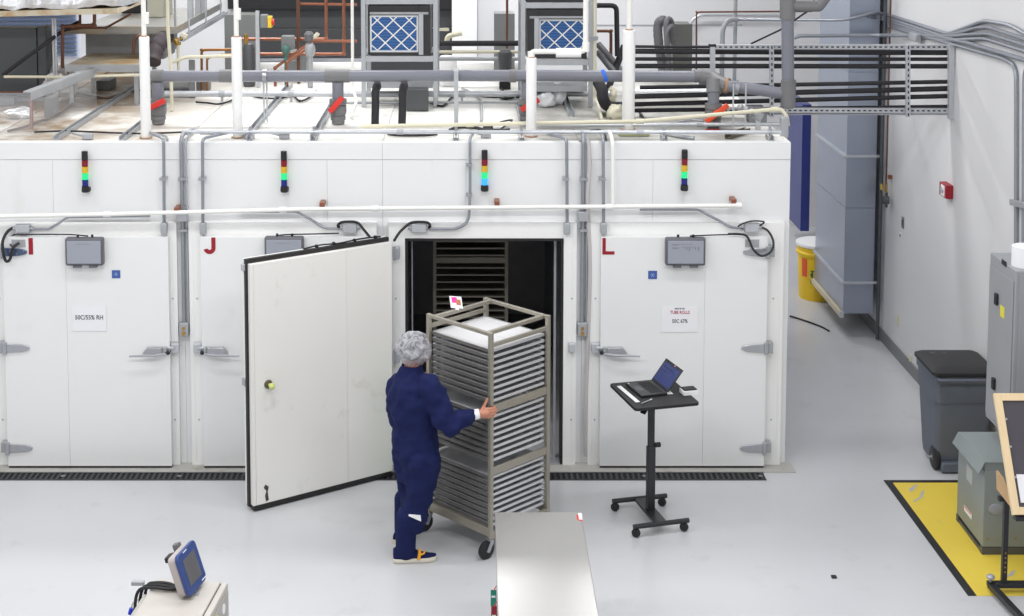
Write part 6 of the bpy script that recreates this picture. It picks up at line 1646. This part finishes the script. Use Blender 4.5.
for hl, to, an in ((heelR,toeR,ankR),(heelL,toeL,ankL)):
    d = (to-hl).normalized(); limb(b, [hl+d*.05+Vector((0,0,.05)), hl+d*.15+Vector((0,0,.05)), to-d*.10+Vector((0,0,.03))], [.028,.026,.016])
def hand(wr, palm_dir, fdir, thumb_dir, curl, up, s=1.0):
    """palm_dir: wrist->knuckles; up: index side; curl: direction the finger tips turn to"""
    pd = palm_dir.normalized(); up_ = (up - pd*up.dot(pd)).normalized(); cu = curl.normalized()
    k0 = wr + pd*.088
    limb(b, [wr, wr+pd*.03, wr+pd*.06], [.027,.030,.030])
    for i, (o, L, rr) in enumerate(((.033,.040,.0095),(.011,.044,.0100),(-.011,.041,.0095),(-.032,.033,.0085))):
        base = wr + pd*(.078-(.006 if i in (0,3) else 0)) + up_*o
        q = MB()
        limb(b, [wr+pd*.035+up_*o*.8, base], [.0145,.0125], n=10, k=3)
        j1 = base + pd*L*.95 + cu*.004; j2 = j1 + (pd*.35+cu*.95).normalized()*L*.72; j3 = j2 + (cu*.75-pd*.65).normalized()*L*.55
        limb(b, [base, j1, j2, j3], [rr*1.08,rr,rr*.93,rr*.8], n=10, k=3)
    tb0 = wr + pd*.026 + up_*.024; t1 = tb0 + (pd*.45+up_*.8+cu*.1).normalized()*.040; t2 = t1 + thumb_dir.normalized()*.034; t3 = t2 + thumb_dir.normalized()*.022 - pd*.003
    limb(b, [tb0, t1, t2, t3], [.016,.0125,.0115,.009], n=10, k=3)
post = Mr @ Vector((-hx,-hy,0)); postL = Mr @ Vector((-hx,hy,0))
wH = J(478.5,413.6,-1.868)
limb(b, [wrR, wH], [.029,.026])
hand(wH, Vector((1,.12,.02)), None, Vector((.42,.05,.9)), Vector((.2,1,0)), uv)
limb(b, [wrL, wrL+Vector((.0,.012,.0))], [.029,.027])
hand(wrL+Vector((.0,.01,.0)), Vector((-.05,.5,.05)) if False else Vector((.15,.9,.1)), None, Vector((.3,.3,.9)), Vector((.9,-.1,0)), uv)
M['skin'] = mat('skin', (188,128,104), .5, var=.06, scale=14)
pr_ = thing  # (alias unused)
org = (pel.x,pel.y,0)
body = b.build('person', M['skin'], origin=org, smooth=80)
tag(body, 'person in navy coverall and white hairnet gripping the pan rack, seen from behind', 'person')
rm = body.modifiers.new('remesh', 'REMESH'); rm.mode = 'VOXEL'; rm.voxel_size = .0055; rm.use_smooth_shade = True
sm = body.modifiers.new('smooth', 'SMOOTH'); sm.iterations = 3; sm.factor = .5
# eyes
for s in (-1,1):
    e = MB().ell((s*.031,.086,.012),(.012,.010,.011),12,8).xf(Hm).build('eye', M['white'], body)
    MB().ell((s*.031,.0945,.012),(.005,.003,.005),10,6).xf(Hm).build('iris', M['black'], e)
# coverall
c = MB()
loft(c, [(tor(367.5,411.5,-1.80),.074,.074),(tor(371,411,-1.80),.10,.095),(tor(376,411,-1.80),.145,.115),(tor(384,411,-1.80),.195,.145),(tor(395,411,-1.80),.215,.165),(tor(410,412.5,-1.79),.205,.170),(tor(425,414,-1.78),.195,.160),(tor(440,415.5,-1.775),.195,.165),(tor(455,416.5,-1.775),.198,.170),(tor(466,417,-1.775),.19,.165),(tor(478,417,-1.77),.16,.13)], 24)
limb(c, [shR+Vector((-.01,0,.005)), shR*.5+elR*.5+Vector((-.012,0,.012)), elR, elR*.55+wrR*.45+Vector((0,0,.012)), wrR+Vector((-.02,0,0))], [.094,.092,.080,.074,.052])
limb(c, [shL+Vector((.01,0,.005)), elL, wrL], [.080,.074,.052])
limb(c, [hipR, kneeR*.5+hipR*.5+Vector((.012,0,0)), kneeR, kneeR*.55+ankR*.45+Vector((.004,0,0))], [.135,.118,.104,.088])
limb(c, [hipL, kneeL*.5+hipL*.5, kneeL, kneeL*.55+ankL*.45], [.122,.10,.084,.078])
# baggy fold hanging over the right shin
q = kneeR*.52+ankR*.48; c.ell(q+Vector((.036,-.008,.08)), (.100,.098,.08), 16, 10)
M['navy'] = mat('navy_fabric', (23,31,74), .85, var=.12, scale=5, bump=.35, bscale=16, spec=.2)
cov = c.build('coverall', M['navy'], body, smooth=80)
rm = cov.modifiers.new('remesh', 'REMESH'); rm.mode = 'VOXEL'; rm.voxel_size = .012; rm.use_smooth_shade = True
sm = cov.modifiers.new('smooth', 'SMOOTH'); sm.iterations = 5; sm.factor = .5
tx = bpy.data.textures.new('fabric_folds', 'CLOUDS'); tx.noise_scale = .13; tx.noise_depth = 2
dm = cov.modifiers.new('folds', 'DISPLACE'); dm.texture = tx; dm.strength = .045; dm.mid_level = .5; dm.texture_coords = 'LOCAL'
tx2 = bpy.data.textures.new('fabric_creases', 'STUCCI'); tx2.noise_scale = .07; tx2.turbulence = 6
dm2 = cov.modifiers.new('creases', 'DISPLACE'); dm2.texture = tx2; dm2.strength = .020; dm2.mid_level = .5; dm2.texture_coords = 'LOCAL'
# collar, cuffs
cl = MB(); cc = tor(366,411.8,-1.80)
R_ = []
for dz, a in ((-.05,.098),(-.02,.084),(.012,.078),(.012,.068),(-.05,.075)): R_.append([cc + rv*(a*math.cos(2*PI*k/24)) + fv*(a*.98*math.sin(2*PI*k/24)) + uv*dz for k in range(24)])
cl.rings(R_, False, False, closed=True); cl.build('collar', M['navy'], body, smooth=60)
M['cuff'] = mat('white_knit', (232,232,234), .8, bump=.2, bscale=90)
mb = MB().tube([J(469.5,415.6,-1.885), J(472,415.2,-1.88), J(478.5,413.8,-1.872), J(479.3,413.6,-1.871)], [.040,.042,.038,.036], 18); mb.build('cuff', M['cuff'], body)
mb = MB().tube([wrL+Vector((-.02,-.05,-.01)), wrL+Vector((0,.0,0))], [.042,.038], 16); mb.build('cuff', M['cuff'], body)
# hair and bouffant cap
M['hair'] = mat('dark_hair', (46,40,38), .6, var=.2)
h = MB().ell((0,-.014,.022),(.100,.112,.106),18,10).xf(Hm); h.build('hair', M['hair'], body, smooth=80)
M['net'] = mat('hairnet', (188,188,195), .8, var=.25, scale=20, bump=1.0, bscale=30)
_nt = M['net'].node_tree; _tc = _nt.nodes.new('ShaderNodeTexCoord'); _nz = _nt.nodes.new('ShaderNodeTexNoise'); _nz.inputs['Scale'].default_value = 17; _nz.inputs['Detail'].default_value = 6; _nz.inputs['Distortion'].default_value = 1.5
_mr = _nt.nodes.new('ShaderNodeMapRange'); _mr.inputs['From Min'].default_value = .35; _mr.inputs['From Max'].default_value = .66; _mr.inputs['To Min'].default_value = .30; _mr.inputs['To Max'].default_value = .88
_nt.links.new(_tc.outputs['Object'], _nz.inputs['Vector']); _nt.links.new(_nz.outputs['Fac'], _mr.inputs['Value']); _nt.links.new(_mr.outputs['Result'], _nt.nodes['Principled BSDF'].inputs['Alpha'])
nmb = MB().ell((0,0,0),(1,1,1),64,40)
for p in nmb.v:
    f = 1 + .10*noise.noise(p*2.2+Vector((4,1,0))) + .08*noise.noise(p*5+Vector((1,7,0))) + .05*noise.noise(p*11)
    p.x *= .124*f; p.y *= .134*f; p.z *= .136*f
    if p.z < -.05:
        w = min(1, (-.05-p.z)/.06); p.x *= 1-.22*w; p.y *= 1-.2*w
Hn = Matrix.Translation(J(413.7,349.3,-1.80)) @ Hm.to_3x3().to_4x4()
nmb.xf(Hn).build('hairnet', M['net'], body, smooth=80)
# shoe covers
M['sole'] = mat('pale_sole', (206,200,186), .7, var=.06)
M['tie'] = mat('orange_tie', (226,160,40), .6)
for nm, hl, to, an in (('r',heelR,toeR,ankR),('l',heelL,toeL,ankL)):
    d = (to-hl).normalized(); L_ = (to-hl).length; s = Vector((-d.y,d.x,0))
    def ring(x, z, w, k=18):
        return None
    secs = [(-.01,.040),(.02,.050),(.07,.052),(.13,.048),(.20,.056),(.26,.055),(.30,.038),(.312,.018)]
    sc = L_/.305
    up_, lo_ = [], []
    mb = MB(); R_ = []
    for x, w in secs:
        hh = .105 if x < .1 else max(.045, .105-(x-.1)*.42)
        cpt = hl + d*x*sc
        R_.append([cpt + s*(w*math.cos(2*PI*k/18)) + uv*(.022 + (hh-.022)*max(0,math.sin(2*PI*k/18)) - .004*max(0,-math.sin(2*PI*k/18))) for k in range(18)])
    mb.rings(R_)
    limb(mb, [an+Vector((0,0,-.02)), an+Vector((0.002,0,.12)), an+Vector((.008,0,.24))], [.076,.079,.082] if nm == 'r' else [.062,.064,.07])
    sh = mb.build('shoe_cover', M['navy'], body, smooth=70)
    r1 = sh.modifiers.new('remesh','REMESH'); r1.mode = 'VOXEL'; r1.voxel_size = .008; r1.use_smooth_shade = True
    s1 = sh.modifiers.new('smooth','SMOOTH'); s1.iterations = 3
    mb = MB(); R_ = []
    for z, g in ((.002,.004),(.012,.010),(.028,.008),(.034,.002)):
        R_.append([hl + d*x*sc + s*(w+g)*sg + uv*z for sg, lst in ((1,secs),(-1,list(reversed(secs)))) for x, w in lst])
    mb.rings(R_).build('sole', M['sole'], sh, smooth=50)
    if nm == 'r':
        q0 = hl + d*.175*sc
        mb = MB()
        for dx_ in (.0,):
            mb.tube(spline([q0+d*dx_+s*-.058+uv*.03, q0+d*(dx_+.008)+s*-.05+uv*.065, q0+d*(dx_+.01)+s*-.02+uv*.088]), .013, 7)
        mb.tube(spline([q0+s*-.055+uv*.06, q0+d*.04+s*-.055+uv*.075, q0+d*.045+s*-.04+uv*.085]), .007, 7)
        mb.build('shoe_tie', M['tie'], sh)
a = J(408.5,516.0,-1.985); bq = J(421,521.5,-1.97); cq = J(420.5,516.5,-1.965)
MB().add([a,bq,cq,a+Vector((0,.03,0)),bq+Vector((0,.03,0)),cq+Vector((0,.03,0))],[(0,1,2),(5,4,3),(0,3,4,1),(1,4,5,2),(2,5,3,0)]).build('boot_tie', M['cuff'], body)
